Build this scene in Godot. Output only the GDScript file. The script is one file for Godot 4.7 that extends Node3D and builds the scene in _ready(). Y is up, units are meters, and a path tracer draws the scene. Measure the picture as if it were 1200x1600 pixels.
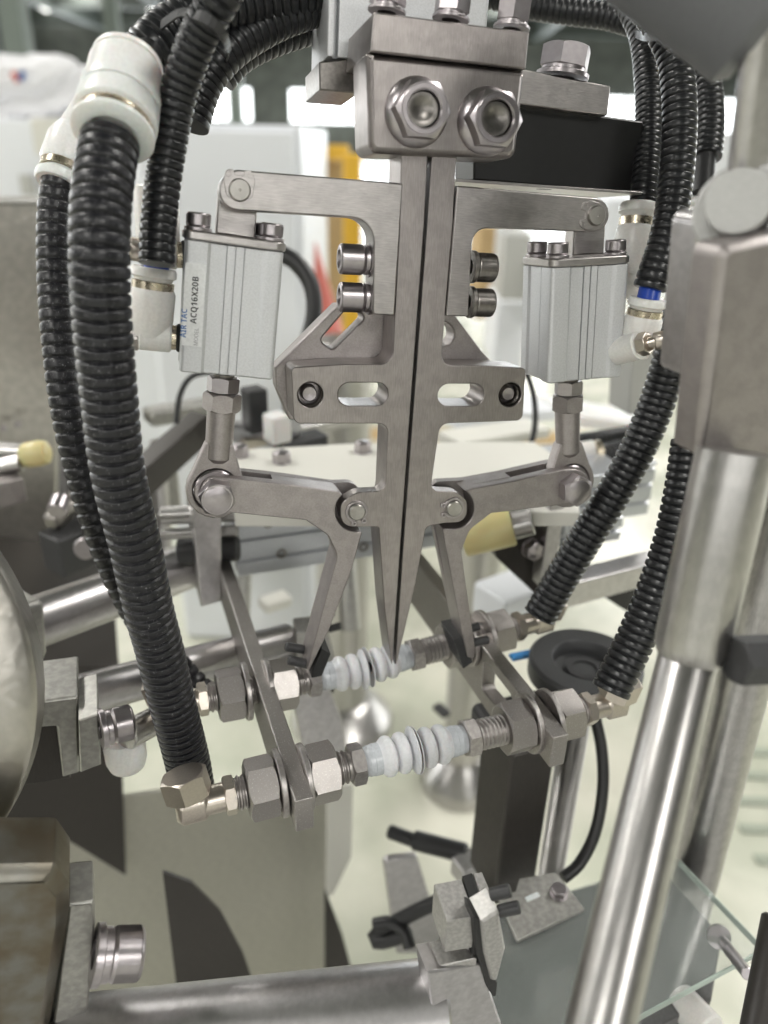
extends Node3D
# All shapes are measured in millimetres and turned into metres when a mesh is made.
# Frames: FW the machine (x along the suction cups, z towards the viewer), FG the tilted gripper head, FH the hall.
const MM := 0.001
var FW := Transform3D.IDENTITY
var FG := Transform3D(Basis(Vector3(0.99408, -0.06239, 0.08898), Vector3(0.07073, 0.99308, -0.09378), Vector3(-0.08251, 0.09952, 0.99161)), Vector3(-5.24, 4.28, 12.91))
var FH := Transform3D(Basis(Vector3(0.93910, -0.00000, 0.34364), Vector3(0.00000, 1.00000, 0.00000), Vector3(-0.34364, -0.00000, 0.93910)), Vector3(-92.63, 75.69, 228.08))
var names := {}
var bases := {}
var M := {}
var rng := RandomNumberGenerator.new()


class Sh:
	var v := PackedVector3Array()
	var n := PackedVector3Array()

	func tri(a: Vector3, b: Vector3, c: Vector3, na: Vector3, nb: Vector3, nc: Vector3) -> void:
		if (b - a).cross(c - a).dot(na + nb + nc) > 0.0:
			v.append(a); v.append(c); v.append(b)
			n.append(na); n.append(nc); n.append(nb)
		else:
			v.append(a); v.append(b); v.append(c)
			n.append(na); n.append(nb); n.append(nc)

	func flat(a: Vector3, b: Vector3, c: Vector3, d: Vector3, out: Vector3) -> void:
		var m := (c - a).cross(d - b).normalized()
		if m.dot(out) < 0.0:
			m = -m
		tri(a, b, c, m, m, m)
		tri(a, c, d, m, m, m)

	func quad(a: Vector3, b: Vector3, c: Vector3, d: Vector3, na: Vector3, nb: Vector3, nc: Vector3, nd: Vector3) -> void:
		tri(a, b, c, na, nb, nc)
		tri(a, c, d, na, nc, nd)


func numbered(called: String) -> String:
	var k: int = names.get(called, 0)
	names[called] = k + 1
	return called if k == 0 else "%s_%03d" % [called, k]


func tag(o: Node, label: String, category: String, group := "") -> void:
	o.set_meta("label", label)
	o.set_meta("category", category)
	if group != "":
		o.set_meta("group", group)


func thing(called: String, label: String, category: String, frame: Transform3D, base := Vector3.ZERO, group := "") -> Node3D:
	var o := Node3D.new()
	o.name = numbered(called)
	o.transform = Transform3D(frame.basis, frame * base * MM)
	add_child(o, true)
	bases[o] = base
	tag(o, label, category, group)
	return o


func mesh_of(s: Sh, base: Vector3) -> ArrayMesh:
	var p := PackedVector3Array()
	p.resize(s.v.size())
	for i in s.v.size():
		p[i] = (s.v[i] - base) * MM
	var a := []
	a.resize(Mesh.ARRAY_MAX)
	a[Mesh.ARRAY_VERTEX] = p
	a[Mesh.ARRAY_NORMAL] = s.n
	var m := ArrayMesh.new()
	m.add_surface_from_arrays(Mesh.PRIMITIVE_TRIANGLES, a)
	return m


func part(called: String, s: Sh, mat: Material, parent: Node3D) -> MeshInstance3D:
	var o := MeshInstance3D.new()
	o.name = called
	o.mesh = mesh_of(s, bases[parent])
	o.material_override = mat
	o.cast_shadow = GeometryInstance3D.SHADOW_CASTING_SETTING_ON
	parent.add_child(o, true)
	bases[o] = bases[parent]
	return o


func single(called: String, s: Sh, mat: Material, label: String, category: String, frame := Transform3D.IDENTITY, base := Vector3.ZERO, group := "") -> MeshInstance3D:
	var o := MeshInstance3D.new()
	o.name = numbered(called)
	o.mesh = mesh_of(s, base)
	o.material_override = mat
	o.transform = Transform3D(frame.basis, frame * base * MM)
	add_child(o, true)
	bases[o] = base
	tag(o, label, category, group)
	return o


func struct(called: String, s: Sh, mat: Material, frame: Transform3D) -> MeshInstance3D:
	var o := MeshInstance3D.new()
	o.name = numbered(called)
	o.mesh = mesh_of(s, Vector3.ZERO)
	o.material_override = mat
	o.transform = Transform3D(frame.basis, frame.origin * MM)
	o.set_meta("kind", "structure")
	o.set_meta("label", called.replace("_", " ") + " of the factory hall behind the machine")
	add_child(o, true)
	bases[o] = Vector3.ZERO
	return o


# a frame whose z axis points along dir, turned about it by roll
func along(at: Vector3, dir: Vector3, roll := 0.0) -> Transform3D:
	var z := dir.normalized()
	var up := Vector3.UP if absf(z.y) < 0.9 else Vector3.BACK
	var x := up.cross(z).normalized()
	return Transform3D(Basis(x, z.cross(x), z).rotated(z, roll), at)


func rounded(p: Array) -> PackedVector2Array:
	var out := PackedVector2Array()
	var c := p.size()
	for i in c:
		var q := Vector2(p[i].x, p[i].y)
		var r: float = p[i].z
		if r <= 0.01:
			out.append(q)
			continue
		var a := Vector2(p[(i + c - 1) % c].x, p[(i + c - 1) % c].y) - q
		var b := Vector2(p[(i + 1) % c].x, p[(i + 1) % c].y) - q
		var ang := absf(a.angle_to(b))
		var t := minf(r / tan(ang / 2.0), minf(a.length(), b.length()) * 0.49)
		r = t * tan(ang / 2.0)
		var s := q + a.normalized() * t
		var e := q + b.normalized() * t
		var mid := q + (a.normalized() + b.normalized()).normalized() * (r / sin(ang / 2.0))
		var a0 := (s - mid).angle()
		var sweep_by := wrapf((e - mid).angle() - a0, -PI, PI)
		var steps := maxi(2, int(absf(sweep_by) / 0.2))
		for k in steps + 1:
			out.append(mid + Vector2(r, 0).rotated(a0 + sweep_by * k / steps))
	var kept := PackedVector2Array()
	for q in out:
		if kept.is_empty() or kept[-1].distance_to(q) > 0.02:
			kept.append(q)
	if kept[0].distance_to(kept[-1]) < 0.02:
		kept.remove_at(kept.size() - 1)
	return kept


func disc(x: float, y: float, r: float, k := 24) -> Array:
	var out := []
	for i in k:
		out.append(Vector3(x + r * cos(TAU * i / k), y + r * sin(TAU * i / k), 0))
	return out


func stadium(a: Vector3, b: Vector3, r: float) -> Array:
	var d := Vector2(b.x - a.x, b.y - a.y).angle()
	var out := []
	for i in 13:
		var t := d + PI / 2 + PI * i / 12
		out.append(Vector3(a.x + r * cos(t), a.y + r * sin(t), 0))
	for i in 13:
		var t := d - PI / 2 + PI * i / 12
		out.append(Vector3(b.x + r * cos(t), b.y + r * sin(t), 0))
	return out


func area2(p: PackedVector2Array) -> float:
	var a := 0.0
	for i in p.size():
		a += p[i].cross(p[(i + 1) % p.size()])
	return a


func inset(p: PackedVector2Array, by: float) -> PackedVector2Array:
	var out := PackedVector2Array()
	var c := p.size()
	for i in c:
		var e1 := (p[i] - p[(i + c - 1) % c]).normalized()
		var e2 := (p[(i + 1) % c] - p[i]).normalized()
		var n1 := Vector2(-e1.y, e1.x)
		var n2 := Vector2(-e2.y, e2.x)
		var m := (n1 + n2).normalized()
		out.append(p[i] + m * minf(by / maxf(m.dot(n1), 0.35), by * 2.0))
	return out


func crosses(a: Vector2, b: Vector2, loops: Array) -> bool:
	for l in loops:
		for i in l.size():
			var c: Vector2 = l[i]
			var d: Vector2 = l[(i + 1) % l.size()]
			if c.distance_to(a) < 1e-4 or d.distance_to(a) < 1e-4 or c.distance_to(b) < 1e-4 or d.distance_to(b) < 1e-4:
				continue
			if Geometry2D.segment_intersects_segment(a, b, c, d) != null:
				return true
	return false


# one closed run of [loop, vertex] pairs: the outer loop with each hole reached over a bridge
func joined(loops: Array) -> Array:
	var now := []
	for i in loops[0].size():
		now.append(Vector2i(0, i))
	var left := range(1, loops.size())
	while left.size() > 0:
		var hk: int = left.pop_back()
		var h: PackedVector2Array = loops[hk]
		var best := INF
		var bi := 0
		var bj := 0
		var line := PackedVector2Array()
		for q in now:
			line.append(loops[q.x][q.y])
		var walls := [line, h]
		for k in left:
			walls.append(loops[k])
		for i in line.size():
			for j in h.size():
				var d := line[i].distance_to(h[j])
				if d < best and not crosses(line[i], h[j], walls):
					best = d
					bi = i
					bj = j
		var made := now.slice(0, bi + 1)
		for j in h.size() + 1:
			made.append(Vector2i(hk, (bj + j) % h.size()))
		made.append_array(now.slice(bi))
		now = made
	return now


# an extruded plate with eased edges: outline points carry a corner radius in z
func plate(s: Sh, t: Transform3D, outline: Array, z0: float, z1: float, holes := [], bf := 0.35, bb := 0.35) -> void:
	var loops := []
	for k in holes.size() + 1:
		var p := rounded(outline if k == 0 else holes[k - 1])
		if (area2(p) > 0.0) != (k == 0):
			p.reverse()
		loops.append(p)
	if z1 < z0:
		var swap := z0
		z0 = z1
		z1 = swap
	var fronts := []
	var backs := []
	for p in loops:
		var front: PackedVector2Array = inset(p, bf) if bf > 0 else p
		var back: PackedVector2Array = inset(p, bb) if bb > 0 else p
		fronts.append(front)
		backs.append(back)
		var c: int = p.size()
		for i in c:
			var j := (i + 1) % c
			var e: Vector2 = (p[j] - p[i]).normalized()
			var en := Vector2(e.y, -e.x)
			var e0: Vector2 = (p[i] - p[(i + c - 1) % c]).normalized()
			var e2: Vector2 = (p[(j + 1) % c] - p[j]).normalized()
			var ni := en
			var nj := en
			if absf(e0.angle_to(e)) < 0.6:
				ni = (en + Vector2(e0.y, -e0.x)).normalized()
			if absf(e.angle_to(e2)) < 0.6:
				nj = (en + Vector2(e2.y, -e2.x)).normalized()
			var wi := t.basis * Vector3(ni.x, ni.y, 0)
			var wj := t.basis * Vector3(nj.x, nj.y, 0)
			var up := t.basis * Vector3(0, 0, 1)
			var a := t * Vector3(p[i].x, p[i].y, z0 + bb)
			var b := t * Vector3(p[j].x, p[j].y, z0 + bb)
			var cc := t * Vector3(p[j].x, p[j].y, z1 - bf)
			var d := t * Vector3(p[i].x, p[i].y, z1 - bf)
			s.quad(a, b, cc, d, wi, wj, wj, wi)
			if bf > 0:
				var f1 := t * Vector3(front[j].x, front[j].y, z1)
				var f0 := t * Vector3(front[i].x, front[i].y, z1)
				s.quad(d, cc, f1, f0, (wi + up * 0.4).normalized(), (wj + up * 0.4).normalized(), (wj + up * 1.6).normalized(), (wi + up * 1.6).normalized())
			if bb > 0:
				var g1 := t * Vector3(back[j].x, back[j].y, z0)
				var g0 := t * Vector3(back[i].x, back[i].y, z0)
				s.quad(a, b, g1, g0, (wi - up * 0.4).normalized(), (wj - up * 0.4).normalized(), (wj - up * 1.6).normalized(), (wi - up * 1.6).normalized())
	var run := joined(loops)
	var poly := PackedVector2Array()
	for q in run:
		poly.append(loops[q.x][q.y])
	var idx := Geometry2D.triangulate_polygon(poly)
	if idx.is_empty():
		print("no caps ", outline.size(), " ", outline[0])
	for side in 2:
		var set_of: Array = fronts if side == 0 else backs
		var z := z1 if side == 0 else z0
		var m := t.basis * Vector3(0, 0, 1 if side == 0 else -1)
		var p3 := PackedVector3Array()
		for q in run:
			p3.append(t * Vector3(set_of[q.x][q.y].x, set_of[q.x][q.y].y, z))
		for k in range(0, idx.size(), 3):
			s.tri(p3[idx[k]], p3[idx[k + 1]], p3[idx[k + 2]], m, m, m)


func rect(w: float, h: float, r := 0.0) -> Array:
	return [Vector3(-w / 2, -h / 2, r), Vector3(w / 2, -h / 2, r), Vector3(w / 2, h / 2, r), Vector3(-w / 2, h / 2, r)]


# a box with eased edges, its middle at the frame's origin
func block(s: Sh, t: Transform3D, size: Vector3, b := 0.4, r := 0.0) -> void:
	plate(s, t, rect(size.x, size.y, maxf(r, b * 1.5)), -size.z / 2, size.z / 2, [], b, b)


# a turned shape about the frame's z axis; profile points are (radius, z)
func lathe(s: Sh, t: Transform3D, prof: Array, seg := 32, ripple := 0.0) -> void:
	var c := prof.size()
	var ns := []
	for i in c - 1:
		var d: Vector2 = prof[i + 1] - prof[i]
		ns.append(Vector2(d.y, -d.x).normalized())
	for i in c - 1:
		if (prof[i + 1] - prof[i]).length() < 1e-5:
			continue
		var n0: Vector2 = ns[i]
		var n1: Vector2 = ns[i]
		if i > 0 and absf(ns[i - 1].angle_to(ns[i])) < 0.75:
			n0 = (ns[i - 1] + ns[i]).normalized()
		if i < c - 2 and absf(ns[i + 1].angle_to(ns[i])) < 0.75:
			n1 = (ns[i + 1] + ns[i]).normalized()
		for k in seg:
			var a0 := TAU * k / seg
			var a1 := TAU * (k + 1) / seg
			var u0 := Vector3(cos(a0), sin(a0), 0)
			var u1 := Vector3(cos(a1), sin(a1), 0)
			var r0 := 1.0
			var r1 := 1.0
			if ripple > 0.0:
				r0 -= ripple * (k % 2)
				r1 -= ripple * ((k + 1) % 2)
			var up := Vector3(0, 0, 1)
			s.quad(t * (u0 * prof[i].x * r0 + up * prof[i].y), t * (u1 * prof[i].x * r1 + up * prof[i].y), t * (u1 * prof[i + 1].x * r1 + up * prof[i + 1].y), t * (u0 * prof[i + 1].x * r0 + up * prof[i + 1].y),
				t.basis * (u0 * n0.x + up * n0.y), t.basis * (u1 * n0.x + up * n0.y), t.basis * (u1 * n1.x + up * n1.y), t.basis * (u0 * n1.x + up * n1.y))


func rod(s: Sh, a: Vector3, b: Vector3, r: float, e := 0.3, seg := 28) -> void:
	var l := (b - a).length()
	lathe(s, along(a, b - a), [Vector2(0, 0), Vector2(r - e, 0), Vector2(r, e), Vector2(r, l - e), Vector2(r - e, l), Vector2(0, l)], seg)


func cone(s: Sh, a: Vector3, b: Vector3, ra: float, rb: float, seg := 28) -> void:
	var l := (b - a).length()
	lathe(s, along(a, b - a), [Vector2(0, 0), Vector2(ra, 0), Vector2(rb, l), Vector2(0, l)], seg)


# a hexagon with the corners turned off at its ends; af is across the flats, hole a bore
func hexagon(s: Sh, t: Transform3D, af: float, z0: float, z1: float, hole := 0.0, low := true, high := true, ch := 0.5) -> void:
	var k := 48
	var ri := af / 2.0
	for i in k:
		var q := []
		for j in 2:
			var a := TAU * (i + j) / k
			var rr := ri / cos(wrapf(a, -PI / 6, PI / 6)) if false else ri / cos(fposmod(a + PI / 6, PI / 3) - PI / 6)
			var u := Vector3(cos(a), sin(a), 0)
			var drop := maxf(0.0, rr - ri * 0.985) * ch
			q.append([u * rr, u * ri * 0.95, drop])
		var mid := TAU * (i + 0.5) / k
		var fa := roundf(mid / (PI / 3)) * PI / 3
		var fn := t.basis * Vector3(cos(fa), sin(fa), 0)
		var up := Vector3(0, 0, 1)
		var d0: float = q[0][2]
		var d1: float = q[1][2]
		var zl0 := z0 + (d0 if low else 0.0)
		var zl1 := z0 + (d1 if low else 0.0)
		var zh0 := z1 - (d0 if high else 0.0)
		var zh1 := z1 - (d1 if high else 0.0)
		s.quad(t * (q[0][0] + up * zl0), t * (q[1][0] + up * zl1), t * (q[1][0] + up * zh1), t * (q[0][0] + up * zh0), fn, fn, fn, fn)
		for e in 2:
			var zz := z1 if e == 0 else z0
			var za := zh0 if e == 0 else zl0
			var zb := zh1 if e == 0 else zl1
			var m := t.basis * Vector3(0, 0, 1 if e == 0 else -1)
			var o0: Vector3 = (m * 0.8 + t.basis * q[0][0].normalized() * 0.5).normalized()
			var o1: Vector3 = (m * 0.8 + t.basis * q[1][0].normalized() * 0.5).normalized()
			s.quad(t * (q[0][0] + up * za), t * (q[1][0] + up * zb), t * (q[1][1] + up * zz), t * (q[0][1] + up * zz), o0, o1, o1, o0)
			var h0: Vector3 = q[0][0].normalized() * hole
			var h1: Vector3 = q[1][0].normalized() * hole
			s.quad(t * (q[0][1] + up * zz), t * (q[1][1] + up * zz), t * (h1 + up * zz), t * (h0 + up * zz), m, m, m, m)
			if hole > 0.0 and e == 0:
				var i0 := -(t.basis * h0).normalized()
				var i1 := -(t.basis * h1).normalized()
				s.quad(t * (h0 + up * z0), t * (h1 + up * z0), t * (h1 + up * z1), t * (h0 + up * z1), i0, i1, i1, i0)


func ring(s: Sh, t: Transform3D, r_in: float, r_out: float, z0: float, z1: float, e := 0.25, seg := 32) -> void:
	lathe(s, t, [Vector2(r_in, z0 + e * 0.5), Vector2(r_in, z1 - e), Vector2(r_in + e, z1), Vector2(r_out - e, z1), Vector2(r_out, z1 - e), Vector2(r_out, z0 + e), Vector2(r_out - e, z0), Vector2(r_in, z0)], seg)


func thread(s: Sh, t: Transform3D, r: float, z0: float, z1: float, pitch := 1.25) -> void:
	var prof := [Vector2(0, z0), Vector2(r - 0.7, z0)]
	var z := z0
	while z + pitch <= z1 + 0.01:
		prof.append(Vector2(r - 0.75, z + pitch * 0.08))
		prof.append(Vector2(r - 0.05, z + pitch * 0.42))
		prof.append(Vector2(r - 0.05, z + pitch * 0.58))
		prof.append(Vector2(r - 0.75, z + pitch * 0.92))
		z += pitch
	prof.append(Vector2(r - 0.8, z1))
	prof.append(Vector2(0, z1))
	lathe(s, t, prof, 32)


func catmull(p: Array, step: float) -> PackedVector3Array:
	var c := Curve3D.new()
	c.bake_interval = step
	for i in p.size():
		var a: Vector3 = p[maxi(i - 1, 0)]
		var b: Vector3 = p[mini(i + 1, p.size() - 1)]
		var q: Vector3 = p[i]
		var d := (b - a).normalized()
		var li := (q - a).length() / 3.0
		var lo := (b - q).length() / 3.0
		c.add_point(q, -d * li, d * lo)
	var out := PackedVector3Array()
	var l := c.get_baked_length()
	var k := maxi(2, int(l / step))
	for i in k + 1:
		out.append(c.sample_baked(l * i / k, true))
	return out


func sweep(s: Sh, p: PackedVector3Array, rad: PackedFloat32Array, seg := 20, ends := true) -> void:
	var c := p.size()
	var d := (p[1] - p[0]).normalized()
	var x := (Vector3.UP if absf(d.y) < 0.9 else Vector3.RIGHT).cross(d).normalized()
	var rows := []
	var norms := []
	for i in c:
		var tdir := (p[mini(i + 1, c - 1)] - p[maxi(i - 1, 0)])
		if tdir.length() > 1e-6:
			d = tdir.normalized()
		x = (x - d * x.dot(d)).normalized()
		var y := d.cross(x)
		var dl := maxf((p[mini(i + 1, c - 1)] - p[maxi(i - 1, 0)]).length(), 1e-4)
		var slope := clampf((rad[mini(i + 1, c - 1)] - rad[maxi(i - 1, 0)]) / dl, -4, 4)
		var row := PackedVector3Array()
		var nr := PackedVector3Array()
		for k in seg:
			var u := x * cos(TAU * k / seg) + y * sin(TAU * k / seg)
			row.append(p[i] + u * rad[i])
			nr.append((u - d * slope).normalized())
		rows.append(row)
		norms.append(nr)
	for i in c - 1:
		var a: PackedVector3Array = rows[i]
		var b: PackedVector3Array = rows[i + 1]
		var na: PackedVector3Array = norms[i]
		var nb: PackedVector3Array = norms[i + 1]
		for k in seg:
			var j := (k + 1) % seg
			s.quad(a[k], a[j], b[j], b[k], na[k], na[j], nb[j], nb[k])
	if ends:
		for e in 2:
			var row: PackedVector3Array = rows[0] if e == 0 else rows[c - 1]
			var mid := p[0] if e == 0 else p[c - 1]
			var m := (p[0] - p[1]).normalized() if e == 0 else (p[c - 1] - p[c - 2]).normalized()
			for k in seg:
				s.tri(mid, row[k], row[(k + 1) % seg], m, m, m)


# a corrugated hose: flat-topped ribs of the given pitch along a path
func ribbed(path: Array, r: float, pitch: float, seg := 26, deep := 0.0, crest := 0.74, last := 0.0) -> Sh:
	var s := Sh.new()
	var fine := catmull(path, 0.25)
	var total := 0.0
	for i in fine.size() - 1:
		total += fine[i].distance_to(fine[i + 1])
	# ribs may sit closer together towards the end of the hose
	var at := PackedFloat32Array([0.0])
	while at[-1] < total:
		var w := at[-1] / total
		at.append(at[-1] + lerpf(pitch, last if last > 0.0 else pitch, clampf((w - 0.6) / 0.4, 0, 1)) / 10.0)
	var p := PackedVector3Array()
	for d in at:
		var g := minf(d / total, 1.0) * (fine.size() - 1)
		var k := mini(int(g), fine.size() - 2)
		p.append(fine[k].lerp(fine[k + 1], g - k))
	var rad := PackedFloat32Array()
	var low := r - (deep if deep > 0.0 else minf(0.95, r * 0.14))
	for i in p.size():
		var u := float(i % 10) / 10.0
		var w := 0.0
		if u < crest:
			w = 1.0 - 0.16 * pow(absf((u + 0.05) / crest * 2.0 - 1.0), 3.0)
		elif u >= crest + 0.08 and u <= 0.92:
			w = 0.0
		else:
			w = 0.3
		rad.append(lerpf(low, r, w) + sin(i * 1.3) * 0.015)
	sweep(s, p, rad, seg)
	return s


func pipe(path: Array, r: float, step := 3.0, seg := 20) -> Sh:
	var s := Sh.new()
	var p := catmull(path, step)
	var rad := PackedFloat32Array()
	for i in p.size():
		rad.append(r)
	sweep(s, p, rad, seg)
	return s


# a socket head cap screw: head out along the frame's z axis
func cap_screw(o: Node3D, t: Transform3D, r: float, h: float, mat: Material, washers := 1) -> void:
	var z := 0.0
	for k in washers:
		var w := Sh.new()
		ring(w, t, r * 0.5, r * (1.12 if k == 0 else 0.98), z, z + r * 0.3, 0.15, 32)
		part("washer", w, mat, o)
		z += r * 0.3 + 0.06
	var s := Sh.new()
	var e := r * 0.1
	lathe(s, t, [Vector2(0, z), Vector2(r * 0.9, z), Vector2(r * 0.96, z + e), Vector2(r, z + e * 1.6)], 36)
	lathe(s, t, [Vector2(r * 1.0, z + e * 1.6), Vector2(r * 1.0, z + h - e * 1.6)], 64, 0.075)
	lathe(s, t, [Vector2(r, z + h - e * 1.6), Vector2(r * 0.97, z + h - e * 0.7), Vector2(r * 0.86, z + h), Vector2(r * 0.6, z + h)], 36)
	lathe(s, t, [Vector2(r * 0.6, z + h), Vector2(r * 0.56, z + h - e), Vector2(r * 0.5, z + h - h * 0.55), Vector2(0, z + h - h * 0.6)], 6)
	part("cap_screw", s, mat, o)


func hex_bolt(o: Node3D, t: Transform3D, af: float, h: float, mat: Material, washers := 1, called := "hex_bolt") -> void:
	var z := 0.0
	for k in washers:
		var w := Sh.new()
		ring(w, t, af * 0.3, af * (0.6 if k == 0 else 0.5), z, z + af * 0.1, 0.15, 36)
		part("washer", w, mat, o)
		z += af * 0.1 + 0.05
	var s := Sh.new()
	hexagon(s, t, af, z, z + h, 0.0, false, true, 0.6)
	lathe(s, t, [Vector2(af * 0.44, z + h - 0.02), Vector2(af * 0.42, z + h + 0.1), Vector2(0, z + h + 0.1)], 36)
	part(called, s, mat, o)


func writing(o: Node3D, called: String, text: String, t: Transform3D, tall: float, mat: Material, deep := 0.06, bold := 400) -> void:
	var f := SystemFont.new()
	f.font_names = PackedStringArray(["Droid Sans"])
	f.font_weight = bold
	var tm := TextMesh.new()
	tm.text = text
	tm.font = f
	tm.font_size = 32
	tm.pixel_size = 0.0001
	tm.depth = 0.0008
	var n := MeshInstance3D.new()
	n.name = called
	n.mesh = tm
	n.material_override = mat
	# letters are scaled to their height in millimetres
	var k := tall * MM / tm.get_aabb().size.y
	n.transform = Transform3D(t.basis * Basis.from_scale(Vector3(k, k, deep * MM / 0.0008)), (t.origin - bases[o]) * MM)
	o.add_child(n, true)
	bases[n] = bases[o]


func noise(freq: float, at: int, size: int, lo: Color, hi: Color, oct := 3, kind := FastNoiseLite.TYPE_SIMPLEX_SMOOTH, from := 0.25, to := 0.75) -> NoiseTexture2D:
	var n := FastNoiseLite.new()
	n.noise_type = kind
	n.seed = at
	n.frequency = freq
	n.fractal_octaves = oct
	var x := NoiseTexture2D.new()
	x.width = size
	x.height = size
	x.seamless = true
	x.noise = n
	var g := Gradient.new()
	g.offsets = PackedFloat32Array([from, to])
	g.colors = PackedColorArray([lo, hi])
	x.color_ramp = g
	return x


func bumps(freq: float, at: int, size: int, strength: float) -> NoiseTexture2D:
	var n := FastNoiseLite.new()
	n.seed = at
	n.frequency = freq
	n.fractal_octaves = 3
	var x := NoiseTexture2D.new()
	x.width = size
	x.height = size
	x.seamless = true
	x.noise = n
	x.as_normal_map = true
	x.bump_strength = strength
	return x


func grey(v: float) -> Color:
	return Color(v, v, v)


func mat(color: Color, rough: float, metal := 0.0, alb: Texture2D = null, rgh: Texture2D = null, nrm: Texture2D = null, scale := Vector3(30, 30, 30), strength := 0.3) -> StandardMaterial3D:
	var m := StandardMaterial3D.new()
	m.albedo_color = color.linear_to_srgb()
	m.roughness = rough
	m.metallic = metal
	m.metallic_specular = 0.5
	m.uv1_triplanar = true
	m.uv1_scale = scale
	if alb:
		m.albedo_texture = alb
	if rgh:
		m.roughness_texture = rgh
		m.roughness_texture_channel = BaseMaterial3D.TEXTURE_CHANNEL_RED
	if nrm:
		m.normal_enabled = true
		m.normal_texture = nrm
		m.normal_scale = strength
	return m


func _ready() -> void:
	rng.seed = 7
	look()
	light_up()
	materials()
	hall()
	floor_things()
	machine_behind()
	gripper_head()
	cylinders()
	suction()
	hoses()
	fittings()
	frame_near()
	lower_station()


func look() -> void:
	var cam := Camera3D.new()
	cam.name = "camera"
	cam.transform = Transform3D(Basis(Vector3(0.94239, 0.02132, 0.33383), Vector3(0.12762, 0.89957, -0.41772), Vector3(-0.30921, 0.43626, 0.84503)), Vector3(-0.09263, 0.07569, 0.22808))
	cam.near = 0.01
	cam.far = 200.0
	var lens := CameraAttributesPhysical.new()
	lens.frustum_focal_length = 18.0
	lens.frustum_focus_distance = 0.236
	lens.frustum_near = 0.01
	lens.frustum_far = 200.0
	lens.exposure_aperture = 5.2
	cam.attributes = lens
	add_child(cam)
	cam.fov = 67.38
	cam.current = true
	var w := WorldEnvironment.new()
	w.name = "surroundings"
	var e := Environment.new()
	e.background_mode = Environment.BG_COLOR
	e.background_color = Color(0.8, 0.85, 0.9)
	e.tonemap_mode = Environment.TONE_MAPPER_LINEAR
	e.tonemap_exposure = EXPOSURE
	e.sdfgi_enabled = true
	e.ssao_enabled = true
	e.ssil_enabled = true
	w.environment = e
	add_child(w)


const EXPOSURE := 2.1
const CEIL := 5600.0
const FLOOR := -930.0
const WALL := -46000.0


# every lamp is an area light just in front of its own glowing face
func panel_light(called: String, at: Vector3, size: Vector2, dir: Vector3, energy: float, color: Color) -> void:
	var l := AreaLight3D.new()
	l.name = called
	l.area_size = size
	l.light_energy = energy
	l.light_color = color
	l.shadow_enabled = true
	l.area_range = 90.0
	l.area_attenuation = 2.0
	var up := Vector3.UP if absf(dir.y) < 0.9 else Vector3.BACK
	var local := Transform3D(Basis.looking_at(dir, up), at)
	l.transform = Transform3D(FH.basis * local.basis, FH * (local.origin * 1.0) * MM)
	add_child(l, true)


func light_up() -> void:
	var day := Color(1.0, 0.99, 0.97)
	for x in [-13000.0, -4500.0, 4500.0, 13000.0]:
		for z in [-38000.0, -26000.0, -14000.0, -2500.0, 7500.0]:
			panel_light("skylight_lamp", Vector3(x, CEIL - 140, z), Vector2(1.1, 5.0), Vector3.DOWN, 24.0, day)
	for x in [-13000.0, 0.0, 13000.0]:
		panel_light("far_and_unseen_window_light", Vector3(x, 1500, WALL + 250), Vector2(11.0, 1.4), Vector3.BACK, 40.0, Color(0.95, 0.98, 1.0))
	panel_light("far_and_unseen_window_light", Vector3(-2000, 2250, 13500), Vector2(22.0, 0.7), Vector3.FORWARD, 11.0, Color(1.0, 0.97, 0.93))  # unseen window behind the viewer, placed to light the front faces
	panel_light("far_and_unseen_window_light", Vector3(-19700, 2200, -18000), Vector2(30.0, 2.6), Vector3.RIGHT, 36.0, Color(1.0, 0.98, 0.95))  # unseen left window, out of view, lights the machine from the left
	panel_light("far_and_unseen_window_light", Vector3(19700, 2200, -18000), Vector2(30.0, 2.6), Vector3.LEFT, 24.0, Color(1.0, 0.97, 0.92))  # unseen right window, out of view, lights the machine from the right


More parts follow.
